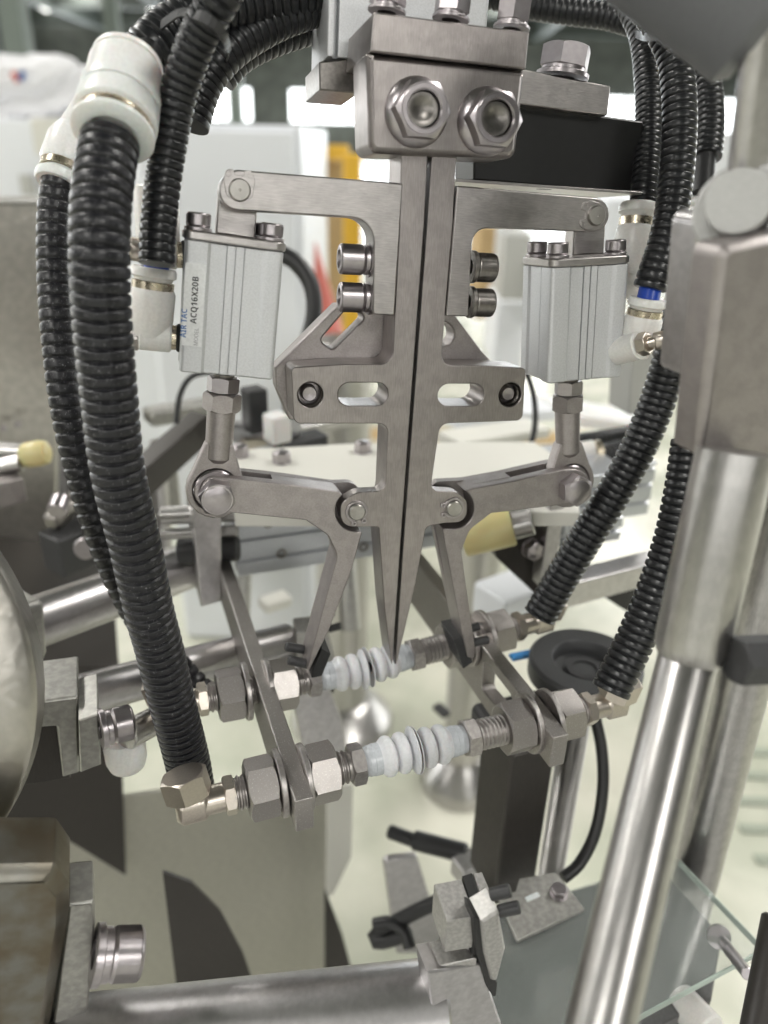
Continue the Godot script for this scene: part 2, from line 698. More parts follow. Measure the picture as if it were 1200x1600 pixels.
func materials() -> void:
	var mott := noise(0.03, 3, 512, grey(0.9), grey(1.0), 5)
	var mott2 := noise(0.05, 8, 512, grey(0.955), grey(1.0), 5)
	var rgh := noise(0.05, 5, 512, grey(0.88), grey(1.0), 5)
	var streak := noise(0.09, 11, 512, grey(0.93), grey(1.0), 4)
	var streak_r := noise(0.09, 12, 512, grey(0.86), grey(1.0), 4)
	var grain := bumps(0.35, 21, 512, 1.6)
	var lines := bumps(0.16, 22, 512, 2.0)
	# steel as it is in this hall: bead blasted, brushed, polished
	M.jaw = mat(Color(0.394, 0.363, 0.353), 0.40, 1.0, streak, streak_r, lines, Vector3(60, 4, 60), 0.09)
	M.bracket = mat(Color(0.490, 0.464, 0.453), 0.36, 1.0, streak, streak_r, lines, Vector3(4, 60, 60), 0.09)
	M.blast = mat(Color(0.413, 0.382, 0.374), 0.52, 1.0, mott2, rgh, grain, Vector3(45, 45, 45), 0.3)
	M.bolt = mat(Color(0.423, 0.393, 0.405), 0.32, 1.0, mott2, null, null, Vector3(12, 12, 12))
	M.pin = mat(Color(0.429, 0.413, 0.390), 0.36, 1.0, mott2, null, null, Vector3(12, 12, 12))
	M.stud = mat(Color(0.273, 0.257, 0.242), 0.35, 1.0, mott, rgh)
	M.nut = mat(Color(0.453, 0.427, 0.415), 0.42, 1.0, mott, rgh, grain, Vector3(35, 35, 35), 0.4)
	M.nickel = mat(Color(0.558, 0.506, 0.449), 0.34, 1.0, mott2, rgh, grain, Vector3(40, 40, 40), 0.15)
	M.brass = mat(Color(0.62, 0.55, 0.43), 0.3, 1.0, mott2, rgh)
	M.tube = mat(Color(0.514, 0.501, 0.490), 0.33, 1.0, streak, streak_r, lines, Vector3(45, 5, 45), 0.12)
	M.satin = mat(Color(0.558, 0.543, 0.548), 0.36, 1.0, mott2, rgh, grain, Vector3(15, 15, 15), 0.15)
	M.dull = mat(Color(0.460, 0.453, 0.427), 0.5, 1.0, mott, rgh, grain, Vector3(20, 20, 20), 0.3)
	M.olive = mat(Color(0.235, 0.232, 0.21), 0.45, 1.0, noise(0.008, 33, 512, Color(0.86, 0.80, 0.72), grey(1.0), 4), rgh, grain, Vector3(14, 14, 14), 0.3)
	M.alu = mat(Color(0.602, 0.611, 0.628), 0.5, 0.6, mott2, rgh, grain, Vector3(50, 50, 50), 0.5)
	M.alu_far = mat(Color(0.568, 0.585, 0.619), 0.42, 0.8, mott2, rgh)
	M.black_ano = mat(Color(0.017, 0.017, 0.017), 0.28, 0.0, mott2, null, null, Vector3(8, 8, 8))
	M.hose = mat(Color(0.014, 0.015, 0.017), 0.30, 0.0, noise(0.05, 41, 512, grey(0.75), grey(1.0), 4), null, null, Vector3(30, 30, 30))
	# the two hoses over the bag filler are powdered with pale dust
	var dust := noise(0.028, 43, 1024, Color(0.10, 0.10, 0.115), Color(0.62, 0.61, 0.60), 5, FastNoiseLite.TYPE_SIMPLEX, 0.77, 0.90)
	M.hose_dusty = mat(Color(0.72, 0.74, 0.80), 0.36, 0.0, dust, null, null, Vector3(24, 16, 24))
	M.black = mat(Color(0.015, 0.015, 0.016), 0.45, 0.0, mott2, rgh)
	M.black_part = mat(Color(0.035, 0.035, 0.037), 0.5, 0.0, mott, rgh, grain, Vector3(30, 30, 30), 0.3)
	M.rubber = mat(Color(0.015, 0.015, 0.015), 0.62, 0.0, mott, rgh, grain, Vector3(40, 40, 40), 0.4)
	M.wheel = mat(Color(0.041, 0.042, 0.044), 0.5, 0.0, mott2, rgh, grain, Vector3(30, 30, 30), 0.2)
	M.white = mat(Color(0.722, 0.708, 0.684), 0.38, 0.0, mott2, rgh)
	M.white.subsurf_scatter_enabled = true
	M.white.subsurf_scatter_strength = 0.06
	M.milky = mat(Color(0.78, 0.78, 0.77), 0.35, 0.0, mott2, rgh)
	M.milky.subsurf_scatter_enabled = true
	M.milky.subsurf_scatter_strength = 0.15
	M.silicone = mat(Color(0.70, 0.705, 0.73), 0.36, 0.0, mott2)
	M.silicone.subsurf_scatter_enabled = true
	M.silicone.subsurf_scatter_strength = 0.06
	M.cuff = mat(Color(0.52, 0.545, 0.58), 0.25, 0.0, mott2)
	M.blue = mat(Color(0.01, 0.05, 0.35), 0.35)
	M.sticker = mat(Color(0.74, 0.75, 0.76), 0.45, 0.0, mott2)
	M.ink = mat(Color(0.015, 0.015, 0.018), 0.6)
	M.ink_pale = mat(Color(0.25, 0.25, 0.27), 0.6)
	M.ink_blue = mat(Color(0.03, 0.12, 0.35), 0.6)
	M.yellow = mat(Color(0.62, 0.56, 0.28), 0.35)
	M.yellow.subsurf_scatter_enabled = true
	M.yellow.subsurf_scatter_strength = 0.2
	M.paint_white = mat(Color(0.80, 0.82, 0.86), 0.4, 0.0, noise(0.004, 51, 512, grey(0.95), grey(1.0)), null, null, Vector3(0.6, 0.6, 0.6))
	M.paint_cream = mat(Color(0.66, 0.65, 0.60), 0.45)
	M.paint_grey = mat(Color(0.42, 0.42, 0.40), 0.4)
	M.paint_yellow = mat(Color(0.72, 0.42, 0.03), 0.4)
	M.paint_red = mat(Color(0.55, 0.15, 0.12), 0.4)
	M.card = mat(Color(0.48, 0.34, 0.17), 0.8, 0.0, mott2, null, null, Vector3(2, 2, 2))
	M.sack = mat(Color(0.76, 0.76, 0.78), 0.55, 0.0, mott2, null, bumps(0.03, 61, 512, 8.0), Vector3(4, 4, 4), 0.8)
	M.sheet = mat(Color(0.507, 0.486, 0.446), 0.34, 1.0, streak, streak_r, lines, Vector3(3, 3, 14), 0.1)
	M.dark_sheet = mat(Color(0.045, 0.040, 0.036), 0.42, 0.3, streak, streak_r, lines, Vector3(30, 2, 30), 0.1)
	M.pale_sheet = mat(Color(0.56, 0.545, 0.49), 0.46, 0.9, streak, streak_r, lines, Vector3(3, 14, 3), 0.1)
	M.tray = mat(Color(0.085, 0.085, 0.085), 0.45, 0.0, mott, rgh)
	M.pivot_grey = mat(Color(0.459, 0.459, 0.452), 0.6, 0.0, mott2)
	M.clear_edge = mat(Color(0.42, 0.50, 0.45), 0.3)
	M.cast = mat(Color(0.515, 0.504, 0.487), 0.5, 0.8, mott, rgh, grain, Vector3(40, 40, 40), 0.12)
	# handling smudges on the bare steel, dust grains on the steel near the bag
	var smudge := noise(0.02, 81, 512, grey(0.955), grey(1.0), 5, FastNoiseLite.TYPE_SIMPLEX_SMOOTH, 0.3, 0.62)
	for m in [M.jaw, M.bracket, M.blast, M.satin, M.tube, M.alu]:
		m.detail_enabled = true
		m.detail_albedo = smudge
		m.detail_blend_mode = BaseMaterial3D.BLEND_MODE_MUL
		m.detail_uv_layer = BaseMaterial3D.DETAIL_UV_2
		m.uv2_triplanar = true
		m.uv2_scale = Vector3(14, 14, 14)
	M.alu.detail_enabled = false
	var grains := noise(0.06, 83, 1024, grey(0.76), grey(1.0), 2, FastNoiseLite.TYPE_SIMPLEX, 0.86, 0.90)
	M.dusty_nut = mat(Color(0.658, 0.619, 0.596), 0.40, 1.0, grains, rgh, grain, Vector3(22, 22, 22), 0.3)
	M.dusty_bar = mat(Color(0.660, 0.624, 0.599), 0.46, 1.0, grains, rgh, grain, Vector3(18, 18, 18), 0.3)
	M.knob_grey = mat(Color(0.131, 0.135, 0.145), 0.42, 0.0, mott2, rgh)
	M.bright_blue = mat(Color(0.06, 0.27, 0.62), 0.4)
	M.acrylic = StandardMaterial3D.new()
	M.acrylic.transparency = BaseMaterial3D.TRANSPARENCY_ALPHA
	M.acrylic.albedo_color = Color(0.80, 0.84, 0.82, 0.12)
	M.acrylic.roughness = 0.08
	M.floor = mat(Color(0.67, 0.66, 0.57), 0.30, 0.0, noise(0.006, 71, 1024, Color(0.86, 0.88, 0.86), grey(1.0), 5), noise(0.01, 72, 512, grey(0.55), grey(1.0), 4), null, Vector3(0.5, 0.5, 0.5))
	M.floor.uv1_world_triplanar = true
	M.stripe_shadow = mat(Color(0.30, 0.33, 0.27), 0.6)  # colour of the striped shadow laid on the floor
	M.wall = mat(Color(0.116, 0.125, 0.116), 0.7, 0.0, noise(0.01, 73, 512, grey(0.85), grey(1.0)), null, null, Vector3(0.2, 0.2, 0.2))
	M.wall_dark = mat(Color(0.20, 0.23, 0.21), 0.7)
	M.ceiling = mat(Color(0.087, 0.099, 0.087), 0.7, 0.0, noise(0.02, 74, 512, grey(0.8), grey(1.0)), null, null, Vector3(0.2, 0.2, 0.2))
	M.beam = mat(Color(0.043, 0.052, 0.046), 0.6)
	M.column = mat(Color(0.151, 0.180, 0.162), 0.55)
	M.glow = mat(Color(0.9, 0.9, 0.9), 0.5)
	M.glow.emission_enabled = true
	M.glow.emission = Color(1.0, 0.99, 0.96)
	M.glow.emission_energy_multiplier = 2.6
	M.daylight = mat(Color(0.9, 0.9, 0.9), 0.5)
	M.daylight.emission_enabled = true
	M.daylight.emission = Color(0.97, 0.99, 1.0)
	M.daylight.emission_energy_multiplier = 2.2


func slab(s: Sh, lo: Vector3, hi: Vector3, b := 0.0) -> void:
	block(s, Transform3D(Basis.IDENTITY, (lo + hi) / 2.0), (hi - lo).abs(), b)


func hall() -> void:
	var s := Sh.new()
	slab(s, Vector3(-20000, FLOOR - 300, WALL - 300), Vector3(20000, FLOOR, 14000))
	struct("floor", s, M.floor, FH)
	s = Sh.new()
	slab(s, Vector3(-20300, CEIL, WALL - 300), Vector3(20300, CEIL + 300, 14300))
	struct("ceiling", s, M.ceiling, FH)
	var walls := [[Vector3(-20000, FLOOR, WALL - 300), Vector3(20000, CEIL, WALL)], [Vector3(-20000, FLOOR, 14000), Vector3(20000, CEIL, 14300)],
		[Vector3(-20300, FLOOR, WALL), Vector3(-20000, CEIL, 14000)], [Vector3(20000, FLOOR, WALL), Vector3(20300, CEIL, 14000)]]
	for i in 4:
		s = Sh.new()
		slab(s, walls[i][0], walls[i][1])
		struct("wall", s, M.wall, FH)
	# roof beams and purlins under the ceiling
	for z in [-44000, -38000, -32000, -26000, -20000, -14000, -8000, -2000, 4000, 10000]:
		s = Sh.new()
		slab(s, Vector3(-19990, CEIL - 900, z - 160), Vector3(19990, CEIL - 10, z + 160))
		struct("roof_beam", s, M.beam, FH)
	for x in range(-18000, 18001, 1500):
		s = Sh.new()
		slab(s, Vector3(x - 50, CEIL - 220, WALL + 20), Vector3(x + 50, CEIL - 12, 13900))
		struct("roof_purlin", s, M.column, FH)
	# lamps of the roof
	for x in [-13000.0, -4500.0, 4500.0, 13000.0]:
		for z in [-38000.0, -26000.0, -14000.0, -2500.0, 7500.0]:
			s = Sh.new()
			slab(s, Vector3(x - 550, CEIL - 130, z - 2500), Vector3(x + 550, CEIL - 60, z + 2500), 5)
			single("ceiling_lamp", s, M.glow, "long bright strip lamp hanging under the dark roof of the hall", "lamp", FH, Vector3.ZERO, "strip lamps of the hall roof")
	# long dark rafters that run away from the viewer
	for x in [-14500, -9500, -5200, 1500, 7000, 12500]:
		s = Sh.new()
		slab(s, Vector3(x - 190, CEIL - 1000, WALL + 10), Vector3(x + 190, CEIL - 230, 13950))
		struct("roof_rafter", s, M.beam, FH)
	for q in [[Vector3(-16456.47, 5300, -41994.28), Vector3(-17202.41, 5300, -46674.1), "bright tilted strip lamp in the upper left corner of the hall"], [Vector3(-11907.55, 5300, -39245.1), Vector3(-11469.62, 5300, -42766.45), "bright tilted strip lamp above the wide hose end"]]:
		s = Sh.new()
		block(s, along((q[0] + q[1]) / 2, q[1] - q[0]), Vector3(420, 120, (q[1] - q[0]).length()), 5)
		single("strip_lamp", s, M.glow, q[2], "lamp", FH, Vector3.ZERO, "tilted strip lamps")
	# windows with their frames
	for w in [[-13000, 1500, WALL, 11000, 1500], [0, 1500, WALL, 11000, 1500], [13000, 1500, WALL, 11000, 1500]]:
		var o := thing("window", "bright horizontal window band high in the far hall wall", "window", FH, Vector3(w[0], w[1], w[2]), "window bands of the far wall")
		s = Sh.new()
		slab(s, Vector3(w[0] - w[3] / 2.0, w[1] - w[4] / 2.0, w[2] + 40), Vector3(w[0] + w[3] / 2.0, w[1] + w[4] / 2.0, w[2] + 90))
		part("pane", s, M.daylight, o)
		for k in 8:
			s = Sh.new()
			var x: float = w[0] - w[3] / 2.0 + w[3] * k / 7.0
			slab(s, Vector3(x - 50, w[1] - w[4] / 2.0 - 60, w[2] + 5), Vector3(x + 50, w[1] + w[4] / 2.0 + 60, w[2] + 180))
			part("frame", s, M.column, o)
	for w in [[Vector3(-13000, 1900, 13850), Vector3(9000, 2600, 13950)], [Vector3(-19950, 900, -33000), Vector3(-19880, 3500, -3000)], [Vector3(19880, 900, -33000), Vector3(19950, 3500, -3000)]]:  # all out of view, behind and to the sides, lighting the machine
		s = Sh.new()
		slab(s, w[0], w[1])
		single("window", s, M.daylight, "long unseen window band out of view in a near hall wall, lighting the machine", "window", FH, Vector3.ZERO, "unseen window bands of the near walls")
	# columns seen at the top
	for c in [[Vector3(-3800.57, 614.19, -9000), 110.0, "wide pale green hall column at the upper left corner"], [Vector3(-4725.46, 1074.99, -26000), 200.0, "grey green hall column between the two bright windows"], [Vector3(-3771.37, 1143.01, -12000), 90.0, "slim green hall column above the white sack"]]:
		s = Sh.new()
		var p: Vector3 = c[0]
		slab(s, Vector3(p.x - c[1], FLOOR, p.z - c[1]), Vector3(p.x + c[1], CEIL - 900, p.z + c[1]), 4)
		single("hall_column", s, M.column, c[2], "column", FH, Vector3(p.x, FLOOR, p.z), "columns of the hall")


func box_px(called: String, lo: Vector3, hi: Vector3, deep: float, m: Material, label: String, category: String, group := "", b := 4.0) -> MeshInstance3D:
	var s := Sh.new()
	slab(s, Vector3(lo.x, hi.y, lo.z - deep), Vector3(hi.x, lo.y, lo.z), b)
	return single(called, s, m, label, category, FH, Vector3((lo.x + hi.x) / 2, hi.y, lo.z - deep / 2), group)


func floor_things() -> void:
	# white cabinet behind the machine: body, doors, seam
	var a: Vector3 = Vector3(-398.55, 16.24, -1300)
	var b: Vector3 = Vector3(-139.64, 21.72, -1300)
	var o := thing("white_cabinet", "tall white sheet metal cabinet right behind the left cylinder", "cabinet", FH, Vector3(a.x, FLOOR, a.z))
	var s := Sh.new()
	slab(s, Vector3(a.x, FLOOR + 5, a.z - 500), Vector3(b.x, a.y, a.z), 3)
	part("body", s, M.paint_white, o)
	s = Sh.new()
	slab(s, Vector3(a.x + 8, FLOOR + 60, a.z + 1), Vector3(b.x - 10, a.y - 8, a.z + 14), 3)
	part("door", s, M.paint_white, o)
	a = Vector3(-1310.56, 28.18, -2300)
	b = Vector3(-688.19, 41.29, -2300)
	o = thing("white_cabinet", "pale cabinet with a grey handle under the white sack", "cabinet", FH, Vector3(a.x, FLOOR, a.z))
	s = Sh.new()
	slab(s, Vector3(a.x, FLOOR + 5, a.z - 500), Vector3(b.x, a.y, a.z), 3)
	part("body", s, M.paint_white, o)
	s = Sh.new()
	var h0: Vector3 = Vector3(-957.49, 32.34, -2290)
	var h1: Vector3 = Vector3(-870.8, -57.09, -2290)
	slab(s, Vector3(h0.x, h1.y, h0.z), Vector3(h1.x, h0.y, h0.z + 30), 3)
	part("side_panel", s, M.paint_cream, o)
	s = Sh.new()
	h0 = Vector3(-1017.26, -106.45, -2290)
	h1 = Vector3(-982.65, -159.36, -2290)
	slab(s, Vector3(h0.x, h1.y, h0.z), Vector3(h1.x, h0.y, h0.z + 20), 3)
	part("handle", s, M.paint_grey, o)
	# sack lying on the left cabinet: a lumpy pillow
	o = thing("white_sack", "crumpled white sack lying on the pale cabinet", "sack", FH, Vector3(-1040.38, 42.03, -2500))
	var c: Vector3 = Vector3(-1023.83, 104.42, -2500)
	s = Sh.new()
	var rows := 14
	var cols := 26
	var grid := []
	for i in rows + 1:
		var row := []
		for j in cols + 1:
			var u := PI * i / rows - PI / 2
			var w := TAU * j / cols
			var q := Vector3(signf(cos(w)) * pow(absf(cos(w)), 0.5) * pow(cos(u), 0.35) * 165, sin(u) * 82, signf(sin(w)) * pow(absf(sin(w)), 0.6) * pow(cos(u), 0.4) * 110)
			q *= 1.0 + 0.10 * sin(w * 3.0 + i) + 0.07 * sin(i * 1.7 + w * 5.0)
			q.y = maxf(q.y, -78)
			row.append(c + q + Vector3(0, 4.0 * sin(w * 2 + 1), 0))
		grid.append(row)
	for i in rows:
		for j in cols:
			s.flat(grid[i][j], grid[i][j + 1], grid[i + 1][j + 1], grid[i + 1][j], grid[i][j] - c)
	part("bag", s, M.sack, o)
	s = Sh.new()
	var mk: Vector3 = Vector3(-1028.05, 131.85, -2380)
	block(s, Transform3D(Basis(Vector3.BACK, 0.5), mk), Vector3(16, 26, 8), 2)
	part("red_mark", s, M.paint_red, o)
	s = Sh.new()
	block(s, Transform3D(Basis(Vector3.BACK, -0.6), mk + Vector3(18, 2, 0)), Vector3(12, 26, 8), 2)
	part("blue_mark", s, M.ink_blue, o)
	# right of the white cabinet: a rack upright, a yellow post, red guard, cartons
	box_px("rack_upright", Vector3(-250.78, 18.04, -2600), Vector3(-213.96, -816.66, -2600), 70, M.paint_cream, "white rack upright beside the white cabinet", "rack")
	box_px("rack_beam", Vector3(-286.27, -18, -2650), Vector3(-136.64, -60.1, -2650), 40, M.paint_yellow, "narrow yellow beam between the rack upright and the yellow post", "rack beam")
	box_px("guard_post", Vector3(-116.75, -31.91, -2000), Vector3(-73.77, -520.95, -2000), 50, M.paint_yellow, "bright yellow post behind the left cap screws", "post")
	box_px("cardboard_box", Vector3(-215, -62.87, -2700), Vector3(-149.73, -613.38, -2700), 300, M.card, "tall brown carton between the rack upright and the yellow post", "box", "cartons in the hall")
	box_px("cardboard_box", Vector3(210.34, -174.5, -1900), Vector3(302.13, -390.71, -1900), 250, M.card, "brown carton seen under the right bracket arm", "box", "cartons in the hall")
	box_px("white_crate", Vector3(235.99, -309.13, -1700), Vector3(302.67, -463.28, -1700), 200, M.paint_white, "white crate beside the carton under the right bracket", "crate")
	box_px("grey_machine_cover", Vector3(211.93, -151.18, -1500), Vector3(261.97, -271.51, -1500), 150, M.paint_grey, "grey machine cover left of the right cylinder", "cover")
	box_px("white_machine_cover", Vector3(339.04, -75.42, -1300), Vector3(418.7, -189.9, -1300), 200, M.paint_white, "white machine cover behind the right push-in fitting", "cover")
	box_px("white_machine_cover", Vector3(778.58, 36.3, -2200), Vector3(1087.97, -147.95, -2200), 200, M.paint_white, "white machine cover at the right edge below the window", "cover")
	s = Sh.new()
	c = Vector3(-145.9, -354.77, -1500)
	cone(s, c + Vector3(12, -60, 0), c + Vector3(-4, 180, 0), 70, 12, 20)
	single("red_cone", s, M.paint_red, "red cone-shaped guard behind the left cylinder's cable", "cone", FH, c + Vector3(0, -60, 0))
	# feet standing on the floor
	for q in [[Vector3(-64.69, -930, -1058.38), 42.0, 88.0, "steel machine leg on a round foot behind the far suction cups", 980], [Vector3(132.14, -930, -926.23), 30.0, 62.0, "slim steel machine leg on a domed foot right of the near suction cups", 760]]:
		c = q[0]
		o = thing("floor_stand", q[3], "stand", FH, c, "steel stands on the floor")
		s = Sh.new()
		lathe(s, along(c, Vector3.UP), [Vector2(0, 1), Vector2(q[2], 1), Vector2(q[2], 14), Vector2(q[2] * 0.93, 26), Vector2(q[2] * 0.6, 52), Vector2(q[1] * 1.05, 60), Vector2(0, 60)], 40)
		part("foot", s, M.tube, o)
		s = Sh.new()
		rod(s, c + Vector3(0, 60, 0), c + Vector3(0, q[4] - 300.0, 0), q[1], 1)
		part("shaft", s, M.tube, o)
	# paint line of the floor, then dark stripes painted as a striped shadow
	s = Sh.new()
	slab(s, Vector3(-900, FLOOR + 1, -2600), Vector3(900, FLOOR + 4, -2480))
	struct("floor_marking", s, M.card, FH)
	s = Sh.new()
	for k in 7:
		slab(s, Vector3(570.47, -930, -1016.04) + Vector3(-20, 2, k * 55), Vector3(570.47, -930, -1016.04) + Vector3(700, 4, k * 55 + 16))
	struct("floor_shadow_stripes", s, M.stripe_shadow, FH)


func gripper_head() -> void:
	var I := Transform3D.IDENTITY
	var o: Node3D
	var s: Sh
	# left jaw: shank, crossbar with slot and hole, lug, tapered finger
	o = thing("gripper_jaw", "left half of the split steel jaw, crossbar hole worn and dirty", "gripper jaw", FG, Vector3(-4.14, 40.66, -6), "halves of the split jaw")
	var holes := [disc3(Vector3(-32.31, -0.4, 3.86)), stadium(Vector3(-20.26, -0.13, 0), Vector3(-11.57, -0.07, 0), 3.55)]
	s = Sh.new()
	plate(s, I, [Vector3(-0.46, 69.2, 0), Vector3(-8.33, 68.57, 0), Vector3(-7.63, 49.45, 0), Vector3(-7.13, 9.23, 3.92), Vector3(-21.84, 8.99, 0), Vector3(-38.26, 7.78, 1.71), Vector3(-37.2, -9.25, 2.33), Vector3(-7.42, -9.36, 3.22), Vector3(-7.05, -31.57, 3.32), Vector3(-16.6, -31.84, 4.93), Vector3(-21.92, -35.25, 4.1), Vector3(-21.17, -43.62, 4.56), Vector3(-8.5, -43.92, 1.05), Vector3(-4.89, -73.86, 0), Vector3(-1.02, -95.77, 0), Vector3(-0.62, -96.58, 0), Vector3(-0.57, -50.42, 0), Vector3(-0.43, -6.92, 0), Vector3(-0.09, 49.9, 0)], -5.0, 0.0, holes, 0.3, 0.0)
	var holes2 := [disc3(Vector3(-32.31, -0.4, 3.86)), stadium(Vector3(-20.26, -0.13, 0), Vector3(-11.57, -0.07, 0), 3.55)]
	plate(s, I, [Vector3(-0.46, 69.2, 0), Vector3(-8.33, 68.57, 0), Vector3(-7.63, 49.45, 0), Vector3(-7.13, 9.23, 3.92), Vector3(-21.84, 8.99, 0), Vector3(-38.26, 7.78, 1.71), Vector3(-37.2, -9.25, 2.33), Vector3(-7.42, -9.36, 3.22), Vector3(-7.05, -31.57, 0), Vector3(-8.19, -45.51, 0), Vector3(-4.89, -73.86, 0), Vector3(-1.02, -95.77, 0), Vector3(-0.62, -96.58, 0), Vector3(-0.57, -50.42, 0), Vector3(-0.43, -6.92, 0), Vector3(-0.09, 49.9, 0)], -13.0, -5.0, holes2, 0.0, 0.3)
	part("jaw_body", s, M.jaw, o)
	hole_fill(o, Vector3(-32.31, -0.4, 0), 4.0, 2.4)
	# right jaw
	o = thing("gripper_jaw", "right half of the split steel jaw with a clean threaded hole", "gripper jaw", FG, Vector3(8.02, 41.27, -6), "halves of the split jaw")
	holes = [disc3(Vector3(32.95, 0, 3.94)), stadium(Vector3(11.88, -0.13, 0), Vector3(20.33, -0.08, 0), 3.55)]
	holes2 = holes.duplicate(true)
	s = Sh.new()
	plate(s, I, [Vector3(0.68, 69.29, 0), Vector3(8.13, 69.89, 0), Vector3(8.75, 50.43, 0), Vector3(8.52, 9.09, 3.59), Vector3(23.7, 9.33, 0), Vector3(37.47, 8.73, 1.65), Vector3(38.54, -8.46, 2.11), Vector3(9.9, -9.43, 3.28), Vector3(8.37, -32, 2.95), Vector3(17.95, -32.6, 4.68), Vector3(21.92, -35.99, 3.86), Vector3(22.21, -43.56, 4.34), Vector3(13.73, -43.69, 0.86), Vector3(7.92, -44.6, 2.14), Vector3(5.83, -64.9, 0), Vector3(1.01, -96.22, 0), Vector3(0.45, -96.69, 0), Vector3(0.35, -50.46, 0), Vector3(0.5, -6.92, 0), Vector3(0.78, 49.95, 0)], -5.0, 0.0, holes, 0.3, 0.0)
	plate(s, I, [Vector3(0.68, 69.29, 0), Vector3(8.13, 69.89, 0), Vector3(8.75, 50.43, 0), Vector3(8.52, 9.09, 3.59), Vector3(23.7, 9.33, 0), Vector3(37.47, 8.73, 1.65), Vector3(38.54, -8.46, 2.11), Vector3(9.9, -9.43, 3.28), Vector3(8.37, -32, 0), Vector3(7.92, -44.6, 0), Vector3(5.83, -64.9, 0), Vector3(1.01, -96.22, 0), Vector3(0.45, -96.69, 0), Vector3(0.35, -50.46, 0), Vector3(0.5, -6.92, 0), Vector3(0.78, 49.95, 0)], -13.0, -5.0, holes2, 0.0, 0.3)
	part("jaw_body", s, M.jaw, o)
	hole_fill(o, Vector3(32.95, 0, 0), 3.8, 2.3)
	# pivot pins with their clips
	pivot_pin(o, Vector3(17, -38.21, 0), 2.75, PI * 1.05, M.pin)
	# gusset plates behind
	s = Sh.new()
	plate(s, I, [Vector3(-41.39, 5.44, 0.8), Vector3(-22.13, 25.14, 0.8), Vector3(-7.12, 25.67, 0), Vector3(-3.99, 8.9, 0), Vector3(-4.68, 6, 0.83), Vector3(-25.96, 5.27, 2.85), Vector3(-32.57, -2.15, 2.04), Vector3(-33, -11.3, 0), Vector3(-36.52, -11.29, 0.82), Vector3(-40.93, -0.99, 1.21)], -22.0, -13.6, [[Vector3(-27.45, 14.05, 1.41), Vector3(-19.43, 23.69, 0.8), Vector3(-12.16, 22.37, 1.41), Vector3(-23.06, 11.17, 1.62)]], 0.5, 0.4)
	single("gusset_plate", s, M.blast, "slanted slotted steel gusset behind the left crossbar", "gusset plate", FG, Vector3(-21.86, -0.33, -18))
	s = Sh.new()
	plate(s, I, [Vector3(11.64, 25.94, 0), Vector3(15.23, 24.86, 0.62), Vector3(27.24, 12.01, 0), Vector3(33.89, 6.16, 0.86), Vector3(13.39, 5.43, 0), Vector3(12.8, 12.33, 0), Vector3(13.17, 13.17, 0), Vector3(14.46, 13.39, 0), Vector3(15.58, 13.97, 0), Vector3(16.44, 14.86, 0), Vector3(16.94, 15.97, 0), Vector3(17.03, 17.18, 0), Vector3(16.72, 18.38, 0), Vector3(16.02, 19.44, 0), Vector3(15.02, 20.27, 0), Vector3(13.8, 20.79, 0), Vector3(12.5, 20.94, 0), Vector3(12.01, 21.53, 0)], -22.0, -13.6, [], 0.5, 0.4)
	single("gusset_plate", s, M.blast, "short steel gusset with a round notch behind the right crossbar", "gusset plate", FG, Vector3(22.59, 0.11, -18))
	# mounting block, its cover plate, flange nuts and bolts
	o = thing("mounting_block", "rounded steel block that clamps the jaws with two flange nuts", "mounting block", FG, Vector3(6.32, 68.87, -8))
	s = Sh.new()
	plate(s, I, [Vector3(-20.21, 90.78, 0.5), Vector3(25.01, 91.25, 0.71), Vector3(24.89, 68.91, 2.93), Vector3(-18.46, 66.95, 2.79)], -14.0, 4.0, [], 1.6, 1.0)
	part("clamp_block", s, M.jaw, o)
	for q in [Vector3(-5.93, 77.95, 4), Vector3(14.88, 77.6, 4)]:
		flange_nut(o, q, 0.0)
	o = thing("cover_plate", "flat steel plate with hex bolts on top of the mounting block", "plate", FG, Vector3(6.32, 91.32, -8))
	s = Sh.new()
	plate(s, I, [Vector3(-18.82, 100.2, 0.33), Vector3(24.97, 100.5, 0.35), Vector3(24.98, 91.49, 0.35), Vector3(-19.36, 91.09, 0.34)], -27.0, 4.0, [], 0.5, 0.5)
	part("plate_body", s, M.jaw, o)
	var bolts := [Vector3(-13.54, 102.29, -4), Vector3(4.65, 102.59, -4), Vector3(22.76, 102.49, -4)]
	for i in 3:
		hex_bolt(o, along(bolts[i], Vector3(0.07, 1, 0), 0.3 + i * 0.7), 8.6, 5.4, M.bolt, 2)
	# aluminium body and dark block behind the cover plate
	o = thing("lift_cylinder", "pale aluminium profile body behind the cover plate at the top", "pneumatic cylinder", FG, Vector3(3.84, 99.92, -40))
	s = Sh.new()
	plate(s, Transform3D(Basis(Vector3.RIGHT, Vector3.BACK, Vector3.UP), Vector3(0, (Vector3(-24.19, 95.18, -28)).y, -42)),
		[Vector3((Vector3(-24.91, 99.73, -28)).x, -14, 0.5), Vector3((Vector3(-24.91, 99.73, -28)).x, 14, 1), Vector3((Vector3(-23, 99.94, -28)).x, 14, 0.3), Vector3((Vector3(-22.81, 99.96, -28)).x, 11, 0), Vector3((Vector3(-21.85, 100.07, -28)).x, 11, 0), Vector3((Vector3(-21.66, 100.09, -28)).x, 14, 0.3), Vector3((Vector3(24.64, 105.19, -28)).x, 14, 1), Vector3((Vector3(24.64, 105.19, -28)).x, -14, 0.5)], 0.0, 70.0, [], 0.3, 0.3)
	part("profile_body", s, M.alu, o)
	s = Sh.new()
	plate(s, I, [Vector3(-27.21, 93.53, 0.38), Vector3(-15.45, 95.76, 0), Vector3(-15.01, 86.26, 0), Vector3(-26.99, 85.97, 0.38)], -54.0, -28.0, [], 0.5, 0.5)
	single("stop_block", s, M.stud, "small dark steel block under the pale profile, left of the mounting block", "block", FG, Vector3(-18.53, 87.81, -40))
